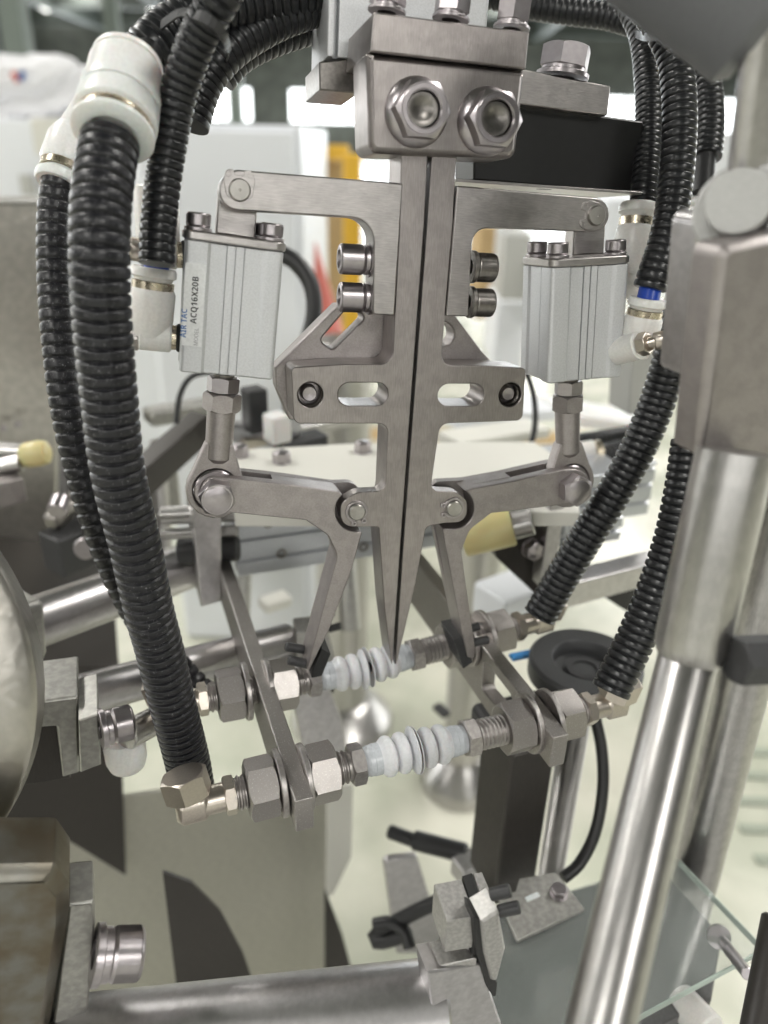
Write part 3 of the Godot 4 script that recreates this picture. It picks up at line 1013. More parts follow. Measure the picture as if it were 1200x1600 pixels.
	# black carrier plate on the right with its light backing strips
	s = Sh.new()
	plate(s, I, [Vector3(21.4, 88.05, 0.4), Vector3(82.17, 87.14, 0.64), Vector3(85.46, 64.84, 0.66), Vector3(23.76, 64.83, 0.41)], -44.0, -26.0, [], 0.6, 0.6)
	single("carrier_plate", s, M.black_ano, "large black plate behind the mounting block on the right", "plate", FG, Vector3(60.53, 64.08, -35))
	o = thing("clamp_bar", "light brushed steel bar with a big hex bolt above the black plate", "bar", FG, Vector3(59.09, 89.79, -35))
	s = Sh.new()
	plate(s, I, [Vector3(25.13, 97.61, 0.39), Vector3(66.14, 95.39, 0.61), Vector3(66.47, 86.79, 0.62), Vector3(26.29, 87.26, 0.4)], -44.0, -22.0, [], 0.5, 0.5)
	part("bar_body", s, M.bracket, o)
	hex_bolt(o, along(Vector3(51.58, 97.05, -28), Vector3(0.07, 1, 0.0), 0.45), 14.0, 6.2, M.bolt, 2)
	s = Sh.new()
	plate(s, I, [Vector3(12.66, 63.65, 0.19), Vector3(77.12, 64.32, 0.21), Vector3(77.03, 63.54, 0.21), Vector3(12.74, 62.76, 0.19)], -44.0, -12.0, [], 0.1, 0.1)
	o = single("base_strip", s, M.bracket, "thin light steel strip under the black plate, above the right arm", "strip", FG, Vector3(48.47, 62.08, -20))
	for q in [Vector3(31.61, 63.86, -18), Vector3(44.97, 63.86, -18)]:
		s = Sh.new()
		rod(s, q + Vector3(0, 0.1, 0), q + Vector3(0, -0.75, 0), 2.6, 0.1)
		part("hole", s, M.black, o)
	# L-shaped brackets with their screws
	o = thing("support_bracket", "left L-shaped steel bracket with two knurled cap screws", "bracket", FG, Vector3(-9.39, 23.73, -5), "L-shaped brackets beside the jaws")
	s = Sh.new()
	plate(s, I, [Vector3(-53.15, 50.17, 0), Vector3(-54.78, 50.29, 0), Vector3(-56.24, 50.88, 0), Vector3(-57.43, 51.85, 0), Vector3(-58.21, 53.13, 0), Vector3(-58.55, 54.6, 0), Vector3(-58.4, 56.13, 0), Vector3(-57.78, 57.58, 0), Vector3(-56.75, 58.83, 0), Vector3(-55.4, 59.77, 0), Vector3(-53.84, 60.32, 0), Vector3(-12.86, 60.31, 0), Vector3(-7.48, 60.19, 0.36), Vector3(-7.63, 23.72, 0.77), Vector3(-14.27, 23.88, 1.14), Vector3(-15.3, 50.36, 6.58)], -9.5, 0.6, [], 0.4, 0.4)
	part("bracket_arm", s, M.bracket, o)
	for q in [Vector3(-13.83, 38.94, -5), Vector3(-13.45, 28.11, -5)]:
		cap_screw(o, along(q, Vector3(-1, 0.0, 0)), 4.35, 7.4, M.bolt, 2)
	clip_plate(o, Vector3(-53.17, 55.31, 0.6), 0.0)
	o = thing("support_bracket", "right L-shaped steel bracket with two dark cap screws", "bracket", FG, Vector3(15.47, 24.54, -5), "L-shaped brackets beside the jaws")
	s = Sh.new()
	plate(s, I, [Vector3(52.22, 60.68, 0), Vector3(54.08, 60.62, 0), Vector3(55.86, 60.07, 0), Vector3(57.38, 59.11, 0), Vector3(58.5, 57.8, 0), Vector3(59.09, 56.3, 0), Vector3(59.09, 54.73, 0), Vector3(58.5, 53.28, 0), Vector3(57.37, 52.08, 0), Vector3(55.83, 51.26, 0), Vector3(54.02, 50.91, 0), Vector3(23.4, 50.05, 0), Vector3(14.87, 49.55, 6.82), Vector3(15.95, 24.28, 0.98), Vector3(8.68, 24.05, 0.59), Vector3(8.75, 50.43, 0), Vector3(8.88, 60.85, 0.37)], -9.5, 0.6, [], 0.4, 0.4)
	part("bracket_arm", s, M.bracket, o)
	for q in [Vector3(17.27, 38.59, -5), Vector3(17.68, 28.11, -5)]:
		cap_screw(o, along(q, Vector3(1, 0.0, 0)), 4.35, 6.6, M.stud, 1)
	clip_plate(o, Vector3(54.25, 55.53, 0.6), PI / 2)
	# levers with gripping fingers
	lever_left()
	lever_right()


func disc3(p: Vector3) -> Array:
	return disc(p.x, p.y, p.z, 28)


func hole_fill(o: Node3D, at: Vector3, r: float, pin: float) -> void:
	# threads in the hole, the end of the screw that fills it
	var s := Sh.new()
	var prof := []
	for k in 9:
		prof.append(Vector2(r - (0.45 if k % 2 == 0 else 0.02), -0.6 - k * 0.55))
	lathe(s, Transform3D(Basis.IDENTITY, at), prof, 28)
	part("thread", s, M.stud, o)
	s = Sh.new()
	lathe(s, Transform3D(Basis.IDENTITY, at + Vector3(0, 0, -5)), [Vector2(0, -6), Vector2(r, -6), Vector2(r, 0.2), Vector2(pin + 0.2, 0.2), Vector2(pin, 0.6), Vector2(pin, 3.1), Vector2(pin - 0.35, 3.5), Vector2(0, 3.3)], 28)
	part("screw_end", s, M.bolt, o)


func pivot_pin(o: Node3D, at: Vector3, r: float, turn: float, m: Material) -> void:
	var s := Sh.new()
	lathe(s, Transform3D(Basis.IDENTITY, at), [Vector2(r, -4), Vector2(r, 1.2), Vector2(r - 0.4, 1.6), Vector2(0, 1.5)], 30)
	part("pivot_pin", s, m, o)
	# the spring clip: an open ring with two eyes
	s = Sh.new()
	var outer := []
	for k in 21:
		var a := turn + 0.35 + (TAU - 0.7) * k / 20.0
		outer.append(Vector3(cos(a), sin(a), 0) * (r + 0.95))
	for k in 21:
		var a := turn - 0.35 - (TAU - 0.7) * k / 20.0 + TAU
		outer.append(Vector3(cos(a), sin(a), 0) * (r + 0.06))
	plate(s, Transform3D(Basis.IDENTITY, at), outer, 0.1, 0.6, [], 0.12, 0.0)
	for e in [-0.42, 0.42]:
		var q := at + Vector3(cos(turn + e), sin(turn + e), 0) * (r + 1.3)
		ring(s, Transform3D(Basis.IDENTITY, q), 0.35, 0.95, 0.1, 0.7, 0.12, 16)
	part("spring_clip", s, M.bolt, o)


func clip_plate(o: Node3D, at: Vector3, turn: float) -> void:
	var s := Sh.new()
	var t := Transform3D(Basis(Vector3.BACK, turn), at)
	plate(s, t, [Vector3(-3.4, -2.2, 1.6), Vector3(3.4, -2.2, 1.6), Vector3(4.2, 2.5, 1.2), Vector3(3.4, 5.0, 1.2), Vector3(1.5, 5.0, 0.4), Vector3(1.2, 3.6, 0.4), Vector3(-1.2, 3.6, 0.4), Vector3(-1.5, 5.0, 0.4), Vector3(-3.4, 5.0, 1.2), Vector3(-4.2, 2.5, 1.2)], 0.02, 0.45, [], 0.12, 0.0)
	for e in [-2.7, 2.7]:
		ring(s, t * Transform3D(Basis.IDENTITY, Vector3(e, 3.8, 0.4)), 0.5, 0.85, 0.0, 0.16, 0.06, 16)
	part("spring_clip", s, M.bracket, o)
	s = Sh.new()
	lathe(s, t, [Vector2(2.95, -6), Vector2(2.95, 1.1), Vector2(2.55, 1.6), Vector2(0.4, 1.65), Vector2(0.3, 1.45), Vector2(0, 1.4)], 36)
	part("pivot_pin", s, M.pin, o)


func flange_nut(o: Node3D, at: Vector3, turn: float) -> void:
	var t := Transform3D(Basis(Vector3.BACK, turn), at)
	var s := Sh.new()
	lathe(s, t, [Vector2(3.0, 0.02), Vector2(8.7, 0.02), Vector2(8.9, 0.5), Vector2(8.7, 1.1), Vector2(7.2, 2.3), Vector2(6.6, 2.6)], 44)
	hexagon(s, Transform3D(t.basis.rotated(Vector3.BACK, PI / 6), at), 13.4, 1.4, 7.6, 4.6, false, true, 0.75)
	lathe(s, t, [Vector2(6.2, 7.55), Vector2(6.0, 7.85), Vector2(4.9, 7.85), Vector2(4.5, 7.4)], 40)
	part("flange_nut", s, M.bolt, o)
	s = Sh.new()
	lathe(s, t, [Vector2(4.55, 2), Vector2(4.55, 6.0), Vector2(4.2, 6.4), Vector2(2.6, 6.45), Vector2(2.4, 6.3), Vector2(0, 6.3)], 40)
	part("stud", s, M.stud, o)


func lever_left() -> void:
	var I := Transform3D.IDENTITY
	var o := thing("grip_lever", "left slotted lever bent down into a thin finger with black pad", "lever", FG, Vector3(-14.17, -40.72, -6), "forked levers of the gripper")
	var s := Sh.new()
	plate(s, I, [Vector3(-59.37, -36.88, 0), Vector3(-61.05, -36.85, 0), Vector3(-62.63, -36.24, 0), Vector3(-63.95, -35.12, 0), Vector3(-64.87, -33.63, 0), Vector3(-65.31, -31.9, 0), Vector3(-65.22, -30.13, 0), Vector3(-64.61, -28.48, 0), Vector3(-63.56, -27.13, 0), Vector3(-62.16, -26.21, 0), Vector3(-60.56, -25.82, 0), Vector3(-56.3, -26.1, 0), Vector3(-38.66, -28.59, 0), Vector3(-22.48, -31.36, 0), Vector3(-21.2, -32.57, 0), Vector3(-22.25, -33.85, 0), Vector3(-22.96, -35.38, 0), Vector3(-23.28, -37.07, 0), Vector3(-23.18, -38.82, 0), Vector3(-22.68, -40.55, 0), Vector3(-21.8, -42.13, 0), Vector3(-20.59, -43.48, 0), Vector3(-19.11, -44.52, 0), Vector3(-17.46, -45.17, 0), Vector3(-14.03, -45.71, 0.42), Vector3(-16.9, -58.81, 0), Vector3(-23.94, -80.91, 0), Vector3(-27.24, -88.74, 0), Vector3(-30.37, -96.2, 0.44), Vector3(-31.16, -95.36, 0.22), Vector3(-26.19, -72.3, 0), Vector3(-21.97, -53.47, 5.25), Vector3(-25.52, -46.1, 4.14), Vector3(-32.75, -40.74, 0)], -4.0, 0.0, [], 0.35, 0.0)
	plate(s, I, [Vector3(-42.95, -38.62, 0), Vector3(-42.12, -38.58, 0), Vector3(-40.34, -37.9, 0), Vector3(-38.98, -36.52, 0), Vector3(-38.26, -34.67, 0), Vector3(-38.3, -32.65, 0), Vector3(-39.07, -30.78, 0), Vector3(-40.45, -29.35, 0), Vector3(-42.22, -28.58, 0), Vector3(-43.05, -27.96, 0), Vector3(-22.48, -31.36, 0), Vector3(-21.2, -32.57, 0), Vector3(-22.25, -33.85, 0), Vector3(-22.96, -35.38, 0), Vector3(-23.28, -37.07, 0), Vector3(-23.18, -38.82, 0), Vector3(-22.68, -40.55, 0), Vector3(-21.8, -42.13, 0), Vector3(-20.59, -43.48, 0), Vector3(-19.11, -44.52, 0), Vector3(-17.46, -45.17, 0), Vector3(-14.03, -45.71, 0.42), Vector3(-16.9, -58.81, 0), Vector3(-23.94, -80.91, 0), Vector3(-27.24, -88.74, 0), Vector3(-30.37, -96.2, 0.44), Vector3(-31.16, -95.36, 0.22), Vector3(-26.19, -72.3, 0), Vector3(-21.97, -53.47, 5.25), Vector3(-25.52, -46.1, 4.14), Vector3(-32.75, -40.74, 0)], -9.2, -4.0, [], 0.0, 0.0)
	plate(s, I, [Vector3(-59.37, -36.88, 0), Vector3(-61.05, -36.85, 0), Vector3(-62.63, -36.24, 0), Vector3(-63.95, -35.12, 0), Vector3(-64.87, -33.63, 0), Vector3(-65.31, -31.9, 0), Vector3(-65.22, -30.13, 0), Vector3(-64.61, -28.48, 0), Vector3(-63.56, -27.13, 0), Vector3(-62.16, -26.21, 0), Vector3(-60.56, -25.82, 0), Vector3(-56.3, -26.1, 0), Vector3(-38.66, -28.59, 0), Vector3(-22.48, -31.36, 0), Vector3(-16, -31.32, 4.1), Vector3(-9.28, -37.65, 4.17), Vector3(-12.11, -45.34, 0), Vector3(-14.03, -45.71, 0.42), Vector3(-16.9, -58.81, 0), Vector3(-23.94, -80.91, 0), Vector3(-27.24, -88.74, 0), Vector3(-30.37, -96.2, 0.44), Vector3(-31.16, -95.36, 0.22), Vector3(-26.19, -72.3, 0), Vector3(-21.97, -53.47, 5.25), Vector3(-25.52, -46.1, 4.14), Vector3(-32.75, -40.74, 0)], -13.0, -9.2, [], 0.0, 0.35)
	part("lever_arm", s, M.blast, o)
	hex_bolt(o, along(Vector3(-60.58, -31.52, 0), Vector3(0, 0, 1), 0.32), 9.8, 4.6, M.bolt, 0)
	head_marks(o, Vector3(-60.25, -29.57, 4.7))
	pivot_pin(o, Vector3(-16.31, -38.28, 0), 2.75, -PI * 0.42, M.pin)
	s = Sh.new()
	plate(s, I, [Vector3(-25.95, -88.43, 0), Vector3(-22.75, -90.73, 0.22), Vector3(-25.63, -99.32, 0.45), Vector3(-29.22, -99.71, 0.22), Vector3(-29.07, -96.68, 0)], -15.0, -1.0, [], 0.3, 0.3)
	part("grip_pad", s, M.rubber, o)
	for q in [[Vector3(-29.57, -95.57, -3.5), Vector3(-37.2, -93.07, -3.5)], [Vector3(-28.97, -93.74, -10), Vector3(-37.2, -91.46, -10)]]:
		s = Sh.new()
		rod(s, q[0], q[1], 1.65, 0.3, 20)
		part("pad_screw", s, M.black_part, o)


func lever_right() -> void:
	var I := Transform3D.IDENTITY
	var o := thing("grip_lever", "right slotted lever bent down into a finger with knurled black pad", "lever", FG, Vector3(19.84, -41.93, -6), "forked levers of the gripper")
	var s := Sh.new()
	plate(s, I, [Vector3(58.72, -25.6, 0), Vector3(60.77, -25.67, 0), Vector3(62.81, -26.33, 0), Vector3(64.66, -27.51, 0), Vector3(66.12, -29.12, 0), Vector3(67.07, -31, 0), Vector3(67.39, -32.97, 0), Vector3(67.06, -34.83, 0), Vector3(66.1, -36.41, 0), Vector3(64.61, -37.55, 0), Vector3(62.73, -38.13, 0), Vector3(30.99, -40.65, 0), Vector3(23.65, -46.41, 4.8), Vector3(21.39, -54.31, 2.64), Vector3(25.47, -71.83, 0), Vector3(30.6, -93.51, 0), Vector3(30.48, -97.21, 0.47), Vector3(27.88, -96.17, 0), Vector3(22.13, -77.1, 0), Vector3(13.66, -45.52, 0.43), Vector3(16.26, -45.75, 0), Vector3(18.32, -45.92, 0), Vector3(20.28, -45.52, 0), Vector3(21.99, -44.6, 0), Vector3(23.33, -43.22, 0), Vector3(24.2, -41.47, 0), Vector3(24.52, -39.5, 0), Vector3(24.29, -37.46, 0), Vector3(23.51, -35.49, 0), Vector3(22.26, -33.74, 0), Vector3(20.63, -32.33, 0), Vector3(23.76, -31.53, 0.86), Vector3(37.19, -29.39, 0), Vector3(55.28, -25.7, 0)], -4.0, 0.0, [], 0.35, 0.0)
	plate(s, I, [Vector3(39.47, -38.4, 0), Vector3(30.99, -40.65, 0), Vector3(23.65, -46.41, 4.8), Vector3(21.39, -54.31, 2.64), Vector3(25.47, -71.83, 0), Vector3(30.6, -93.51, 0), Vector3(30.48, -97.21, 0.47), Vector3(27.88, -96.17, 0), Vector3(22.13, -77.1, 0), Vector3(13.66, -45.52, 0.43), Vector3(16.26, -45.75, 0), Vector3(18.32, -45.92, 0), Vector3(20.28, -45.52, 0), Vector3(21.99, -44.6, 0), Vector3(23.33, -43.22, 0), Vector3(24.2, -41.47, 0), Vector3(24.52, -39.5, 0), Vector3(24.29, -37.46, 0), Vector3(23.51, -35.49, 0), Vector3(22.26, -33.74, 0), Vector3(20.63, -32.33, 0), Vector3(23.76, -31.53, 0.86), Vector3(38.33, -29.08, 0), Vector3(37.53, -29.24, 0), Vector3(35.64, -30.02, 0), Vector3(34.44, -31.59, 0), Vector3(34.18, -33.63, 0), Vector3(34.92, -35.71, 0), Vector3(36.52, -37.38, 0), Vector3(38.63, -38.3, 0)], -9.2, -4.0, [], 0.0, 0.0)
	plate(s, I, [Vector3(58.72, -25.6, 0), Vector3(60.77, -25.67, 0), Vector3(62.81, -26.33, 0), Vector3(64.66, -27.51, 0), Vector3(66.12, -29.12, 0), Vector3(67.07, -31, 0), Vector3(67.39, -32.97, 0), Vector3(67.06, -34.83, 0), Vector3(66.1, -36.41, 0), Vector3(64.61, -37.55, 0), Vector3(62.73, -38.13, 0), Vector3(30.99, -40.65, 0), Vector3(23.65, -46.41, 4.8), Vector3(21.39, -54.31, 2.64), Vector3(25.47, -71.83, 0), Vector3(30.6, -93.51, 0), Vector3(30.48, -97.21, 0.47), Vector3(27.88, -96.17, 0), Vector3(22.13, -77.1, 0), Vector3(12.98, -45.5, 0.43), Vector3(10.21, -39.45, 3.84), Vector3(12.26, -31.89, 3.38), Vector3(23.76, -31.53, 0), Vector3(37.19, -29.39, 0), Vector3(55.28, -25.7, 0)], -13.0, -9.2, [], 0.0, 0.35)
	part("lever_arm", s, M.blast, o)
	hex_bolt(o, along(Vector3(60.17, -32.27, 0), Vector3(0, 0, 1), 0.1), 9.8, 4.6, M.bolt, 0)
	head_marks(o, Vector3(58.75, -29.81, 4.7))
	s = Sh.new()
	plate(s, I, [Vector3(22.16, -89.13, 0.23), Vector3(26.51, -88.47, 0), Vector3(30.56, -99.13, 0.23), Vector3(27.06, -101.74, 0.47)], -16.0, -1.0, [], 0.3, 0.3)
	part("grip_pad", s, M.black_part, o)
	# raised diamonds of the pad face
	s = Sh.new()
	for k in 10:
		for j in 11:
			var q: Vector3 = (Vector3(22.33, -89.67, -1)).lerp(Vector3(26.85, -100.92, -1), (k + 0.6) / 10.2)
			var d: Vector3 = (Vector3(26.85, -100.92, -1) - Vector3(22.33, -89.67, -1)).normalized()
			var nn := Vector3(d.y, -d.x, 0).normalized()
			if nn.x > 0:
				nn = -nn
			var mid := q + Vector3(0, 0, -0.9 - j * 1.27 - (k % 2) * 0.63) + nn * 0.02
			for e in 4:
				var c := [d * 0.36, Vector3(0, 0, 0.6), -d * 0.36, Vector3(0, 0, -0.6)]
				s.tri(mid + c[e], mid + c[(e + 1) % 4], mid + nn * 0.5, nn, nn, nn)
	part("knurling", s, M.black_part, o).set_meta("kind", "stuff")
	for q in [[Vector3(30.1, -92.52, -3.5), Vector3(36.8, -91.51, -3.5)], [Vector3(30.33, -90.46, -10), Vector3(35.59, -89.28, -10)]]:
		s = Sh.new()
		rod(s, q[0], q[1], 1.6, 0.3, 20)
		part("pad_screw", s, M.black_part, o)


func head_marks(o: Node3D, at: Vector3) -> void:
	writing(o, "head_mark", "II", Transform3D(Basis(Vector3.BACK, 0.1), at + Vector3(-3.0, -0.7, -0.1)), 1.5, M.bolt, 0.14, 700)
	writing(o, "head_mark", "OKX", Transform3D(Basis(Vector3.BACK, -1.1), at + Vector3(2.1, 0.6, -0.1)), 1.5, M.bolt, 0.14, 700)


func cylinders() -> void:
	one_cylinder(-1.0, FG * Transform3D(Basis(Vector3.BACK, deg_to_rad(-4.5)), Vector3(-54.6, 41.2, -6.0)), "left silver cylinder with a white model sticker, hung from the bracket pin")
	one_cylinder(1.0, FG * Transform3D(Basis(Vector3.BACK, deg_to_rad(5.6)), Vector3(52.9, 41.2, -6.0)), "right silver cylinder without a sticker, hung from the bracket pin")


func one_cylinder(side: float, f: Transform3D, label: String) -> void:
	var o := thing("pneumatic_cylinder", label, "pneumatic cylinder", f, Vector3(0, -35.5, 0), "small square cylinders beside the jaws")
	var s := Sh.new()
	var T := Transform3D(Basis(Vector3.RIGHT, Vector3.BACK, Vector3.UP), Vector3.ZERO)
	plate(s, T, [Vector3(-13.2, -11, 1.6), Vector3(13.2, -11, 1.6), Vector3(13.2, 11, 1.3), Vector3(8.6, 11, 0.8), Vector3(7.4, 10.3, 0.8), Vector3(2.75, 10.3, 0), Vector3(2.7, 9.7, 0), Vector3(2.45, 9.7, 0), Vector3(2.4, 10.5, 0),
		Vector3(0.35, 10.5, 0), Vector3(0.3, 9.8, 0), Vector3(0.0, 9.8, 0), Vector3(-0.05, 10.5, 0), Vector3(-2.0, 10.5, 0), Vector3(-2.05, 9.7, 0), Vector3(-2.3, 9.7, 0), Vector3(-2.35, 10.3, 0), Vector3(-6.4, 10.3, 0.3), Vector3(-7.2, 11, 0.3), Vector3(-13.2, 11, 1.5),
		Vector3(-13.2, 6.0, 0), Vector3(-12.5, 5.2, 0.2), Vector3(-12.5, 2.4, 0), Vector3(-12.1, 2.4, 0), Vector3(-12.1, 2.1, 0), Vector3(-12.5, 2.1, 0), Vector3(-12.5, -5.2, 0.2), Vector3(-13.2, -6.0, 0)], -35.5, -0.15, [], 0.3, 0.5)
	part("cylinder_body", s, M.alu, o)
	s = Sh.new()
	plate(s, T, [Vector3(-13.8, -11.4, 3), Vector3(13.8, -11.4, 3), Vector3(13.8, 11.6, 3), Vector3(-13.8, 11.6, 3)], 0.0, 2.4, [], 0.5, 0.4)
	part("end_plate", s, M.bracket, o)
	for q in [Vector3(-9.8, 2.4, 7.6), Vector3(9.8, 2.4, 7.6), Vector3(-9.8, 2.4, -7.0), Vector3(9.8, 2.4, -7.0)]:
		if side < 0 or q.x < 0 or q.z > 0:
			cap_screw(o, along(q, Vector3.UP), 3.15, 3.6, M.bolt, 1)
	# the tongue that hangs on the bracket pin
	s = Sh.new()
	var px := 2.9 * side
	var pin := f.affine_inverse() * (FG * (Vector3(-52.45, 55.72, -8) if side < 0 else Vector3(58.61, 55.73, -8)))
	plate(s, Transform3D.IDENTITY, [Vector3(pin.x - 5.6, 2.3, 0), Vector3(pin.x + 5.6, 2.3, 0), Vector3(pin.x + 5.6, pin.y + 4.6, 4.8), Vector3(pin.x - 5.6, pin.y + 4.6, 4.8)], -10.5, -4.0, [], 0.5, 0.5)
	part("hanger_tongue", s, M.bracket, o)
	# piston rod, lock nut, rod end
	s = Sh.new()
	var down := Vector3.DOWN
	lathe(s, along(Vector3(0, -35.4, 0), down), [Vector2(4.6, 0), Vector2(4.4, 0.9), Vector2(3.2, 1.4), Vector2(2.9, 5.0)], 30)
	part("piston_rod", s, M.stud, o)
	s = Sh.new()
	hexagon(s, along(Vector3(0, -37.6, 0), down, 0.25 * side), 8.4, 0.0, 4.5, 2.4)
	part("lock_nut", s, M.bolt, o)
	var e := f.affine_inverse() * (FG * (Vector3(-60.44, -31.2, -6) if side < 0 else Vector3(61.52, -31.86, -6)))
	s = Sh.new()
	hexagon(s, along(Vector3(0, -42.3, 0), down, 0.5 * side), 10.0, 0.0, 5.6, 3.0, true, true, 0.9)
	part("rod_end_collar", s, M.blast, o)
	s = Sh.new()
	var axis := (e - Vector3(0, -47.5, 0)).normalized()
	cone(s, Vector3(0, -47.2, 0), Vector3(0, -47.5, 0) + axis * 15.0, 4.3, 4.1)
	cone(s, Vector3(0, -47.5, 0) + axis * 15.0, Vector3(0, -47.5, 0) + axis * 16.4, 4.1, 2.9)
	part("rod_end_shank", s, M.blast, o)
	s = Sh.new()
	var tr := Transform3D(Basis(Vector3(axis.y, -axis.x, 0).normalized() * -1.0, -axis, Vector3.BACK), e)
	var r := 9.1
	var ol := [Vector3(-4.1, 15.0, 1.0), Vector3(-r * 0.86, r * 0.5, 0)]
	for k in 15:
		var a := PI - 0.5 + (PI + 1.0) * k / 14.0
		ol.append(Vector3(r * cos(a), r * sin(a), 0))
	ol.append(Vector3(r * 0.86, r * 0.5, 0))
	ol.append(Vector3(4.1, 15.0, 1.0))
	plate(s, tr, ol, -2.6, 2.6, [disc(0, 0, 6.9, 32)], 0.5, 0.5)
	part("rod_end_eye", s, M.blast, o)
	s = Sh.new()
	ring(s, tr, 4.6, 6.7, -2.9, 2.9, 0.5, 36)
	lathe(s, tr, [Vector2(4.4, -3.2), Vector2(5.2, -2), Vector2(5.6, 0), Vector2(5.2, 2), Vector2(4.4, 3.2)], 32)
	part("ball_bearing", s, M.bolt, o)
	if side < 0:
		s = Sh.new()
		block(s, Transform3D(Basis.IDENTITY, Vector3(-10.15, -17.0, 11.03)), Vector3(5.5, 22.0, 0.12), 0.03)
		var st := part("model_sticker", s, M.sticker, o)
		var up := Basis(Vector3.BACK, PI / 2)
		writing(st, "sticker_print", "ACQ16X20B", Transform3D(up, Vector3(-10.0, -15.6, 11.1)), 2.0, M.ink, 0.04, 600)
		writing(st, "sticker_print", "MODEL", Transform3D(up, Vector3(-9.0, -25.4, 11.1)), 1.1, M.ink_pale, 0.04)
		writing(st, "sticker_print", "AIR TAC", Transform3D(up, Vector3(-12.5, -22.0, 11.1)), 1.5, M.ink_blue, 0.04, 800)


# one suction cup with its thread, nuts and elbow; u runs from the lip backwards along the frame's -z
func cup(f: Transform3D, label: String, side: float, hose_dir: Vector3) -> void:
	var o := thing("suction_cup", label, "suction cup", f, Vector3(0, 0, -38), "bellows suction cups on the slotted bars")
	var left := side < 0
	var bar := 35.2 if left else 40.3
	var I := Transform3D.IDENTITY
	var s := Sh.new()
	# bellows: thin lip, two folds, cuff
	lathe(s, I, [Vector2(2.0, -0.9), Vector2(4.4, -0.7), Vector2(7.2, 0.1), Vector2(7.75, 0.15), Vector2(7.75, -0.05), Vector2(6.6, -0.5), Vector2(4.4, -1.2), Vector2(3.7, -1.6), Vector2(4.0, -1.8), Vector2(5.2, -1.9), Vector2(6.1, -2.3), Vector2(6.6, -3.0), Vector2(6.75, -3.8), Vector2(6.5, -4.7), Vector2(5.9, -5.3), Vector2(4.9, -5.6), Vector2(4.1, -5.8), Vector2(4.0, -6.2), Vector2(4.4, -6.5), Vector2(5.4, -6.6), Vector2(6.1, -7.0), Vector2(6.5, -7.7), Vector2(6.6, -8.5), Vector2(6.4, -9.3), Vector2(5.9, -9.9), Vector2(5.3, -10.4), Vector2(5.1, -11.0), Vector2(0.5, -11.0)], 48)
	part("bellows", s, M.silicone, o)
	s = Sh.new()
	lathe(s, I, [Vector2(3.9, -10.9), Vector2(5.1, -11.0), Vector2(5.15, -13.0), Vector2(4.95, -13.2), Vector2(4.95, -14.6), Vector2(4.75, -14.8), Vector2(4.6, -16.3), Vector2(3.5, -16.4)], 44)
	part("cuff", s, M.cuff, o)
	s = Sh.new()
	rod(s, Vector3(0, 0, -17), Vector3(0, 0, -10.8), 3.4)
	part("nipple", s, M.nickel, o)
	s = Sh.new()
	hexagon(s, Transform3D(Basis(Vector3.BACK, 0.15), Vector3.ZERO), 11.6, -20.4, -16.2, 0.0)
	part("hex_collar", s, M.nut, o)
	s = Sh.new()
	thread(s, I, 5.3, -bar - 20.5, -20.3, 1.5)
	part("threaded_stem", s, M.nut, o)
	var n := Sh.new()
	hexagon(n, Transform3D(Basis(Vector3.BACK, 0.42), Vector3.ZERO), 16.4, -bar + 1.9, -bar + 10.4, 5.0, true, true, 0.55)
	part("nut", n, M.dusty_nut, o)
	n = Sh.new()
	hexagon(n, Transform3D(Basis(Vector3.BACK, 0.2), Vector3.ZERO), 16.4, -bar - 16.2, -bar - 7.6, 5.0, true, true, 0.55)
	part("nut", n, M.dusty_nut, o)
	n = Sh.new()
	ring(n, I, 5.4, 10.4, -bar + 0.1, -bar + 1.8, 0.3, 44)
	part("washer", n, M.nut, o)
	n = Sh.new()
	ring(n, I, 5.4, 10.4, -bar - 7.4, -bar - 5.6, 0.3, 44)
	part("washer", n, M.nut, o)
	s = Sh.new()
	hexagon(s, Transform3D(Basis(Vector3.BACK, 0.5), Vector3.ZERO), 10.4, -bar - 22.6, -bar - 19.4, 0.0)
	rod(s, Vector3(0, 0, -bar - 31), Vector3(0, 0, -bar - 22.0), 4.3)
	part("elbow_neck", s, M.nickel, o)
	var c := Vector3(0, 0, -bar - 31.5)
	s = Sh.new()
	block(s, Transform3D(Basis.IDENTITY, c), Vector3(9.0, 9.0, 9.4), 1.6)
	var d := (f.basis.inverse() * hose_dir).normalized()
	hexagon(s, along(c + d * 3.0, d, 0.3), 11.8, 0.0, 7.4, 0.0, true, true, 0.5)
	part("elbow_body", s, M.nickel, o)


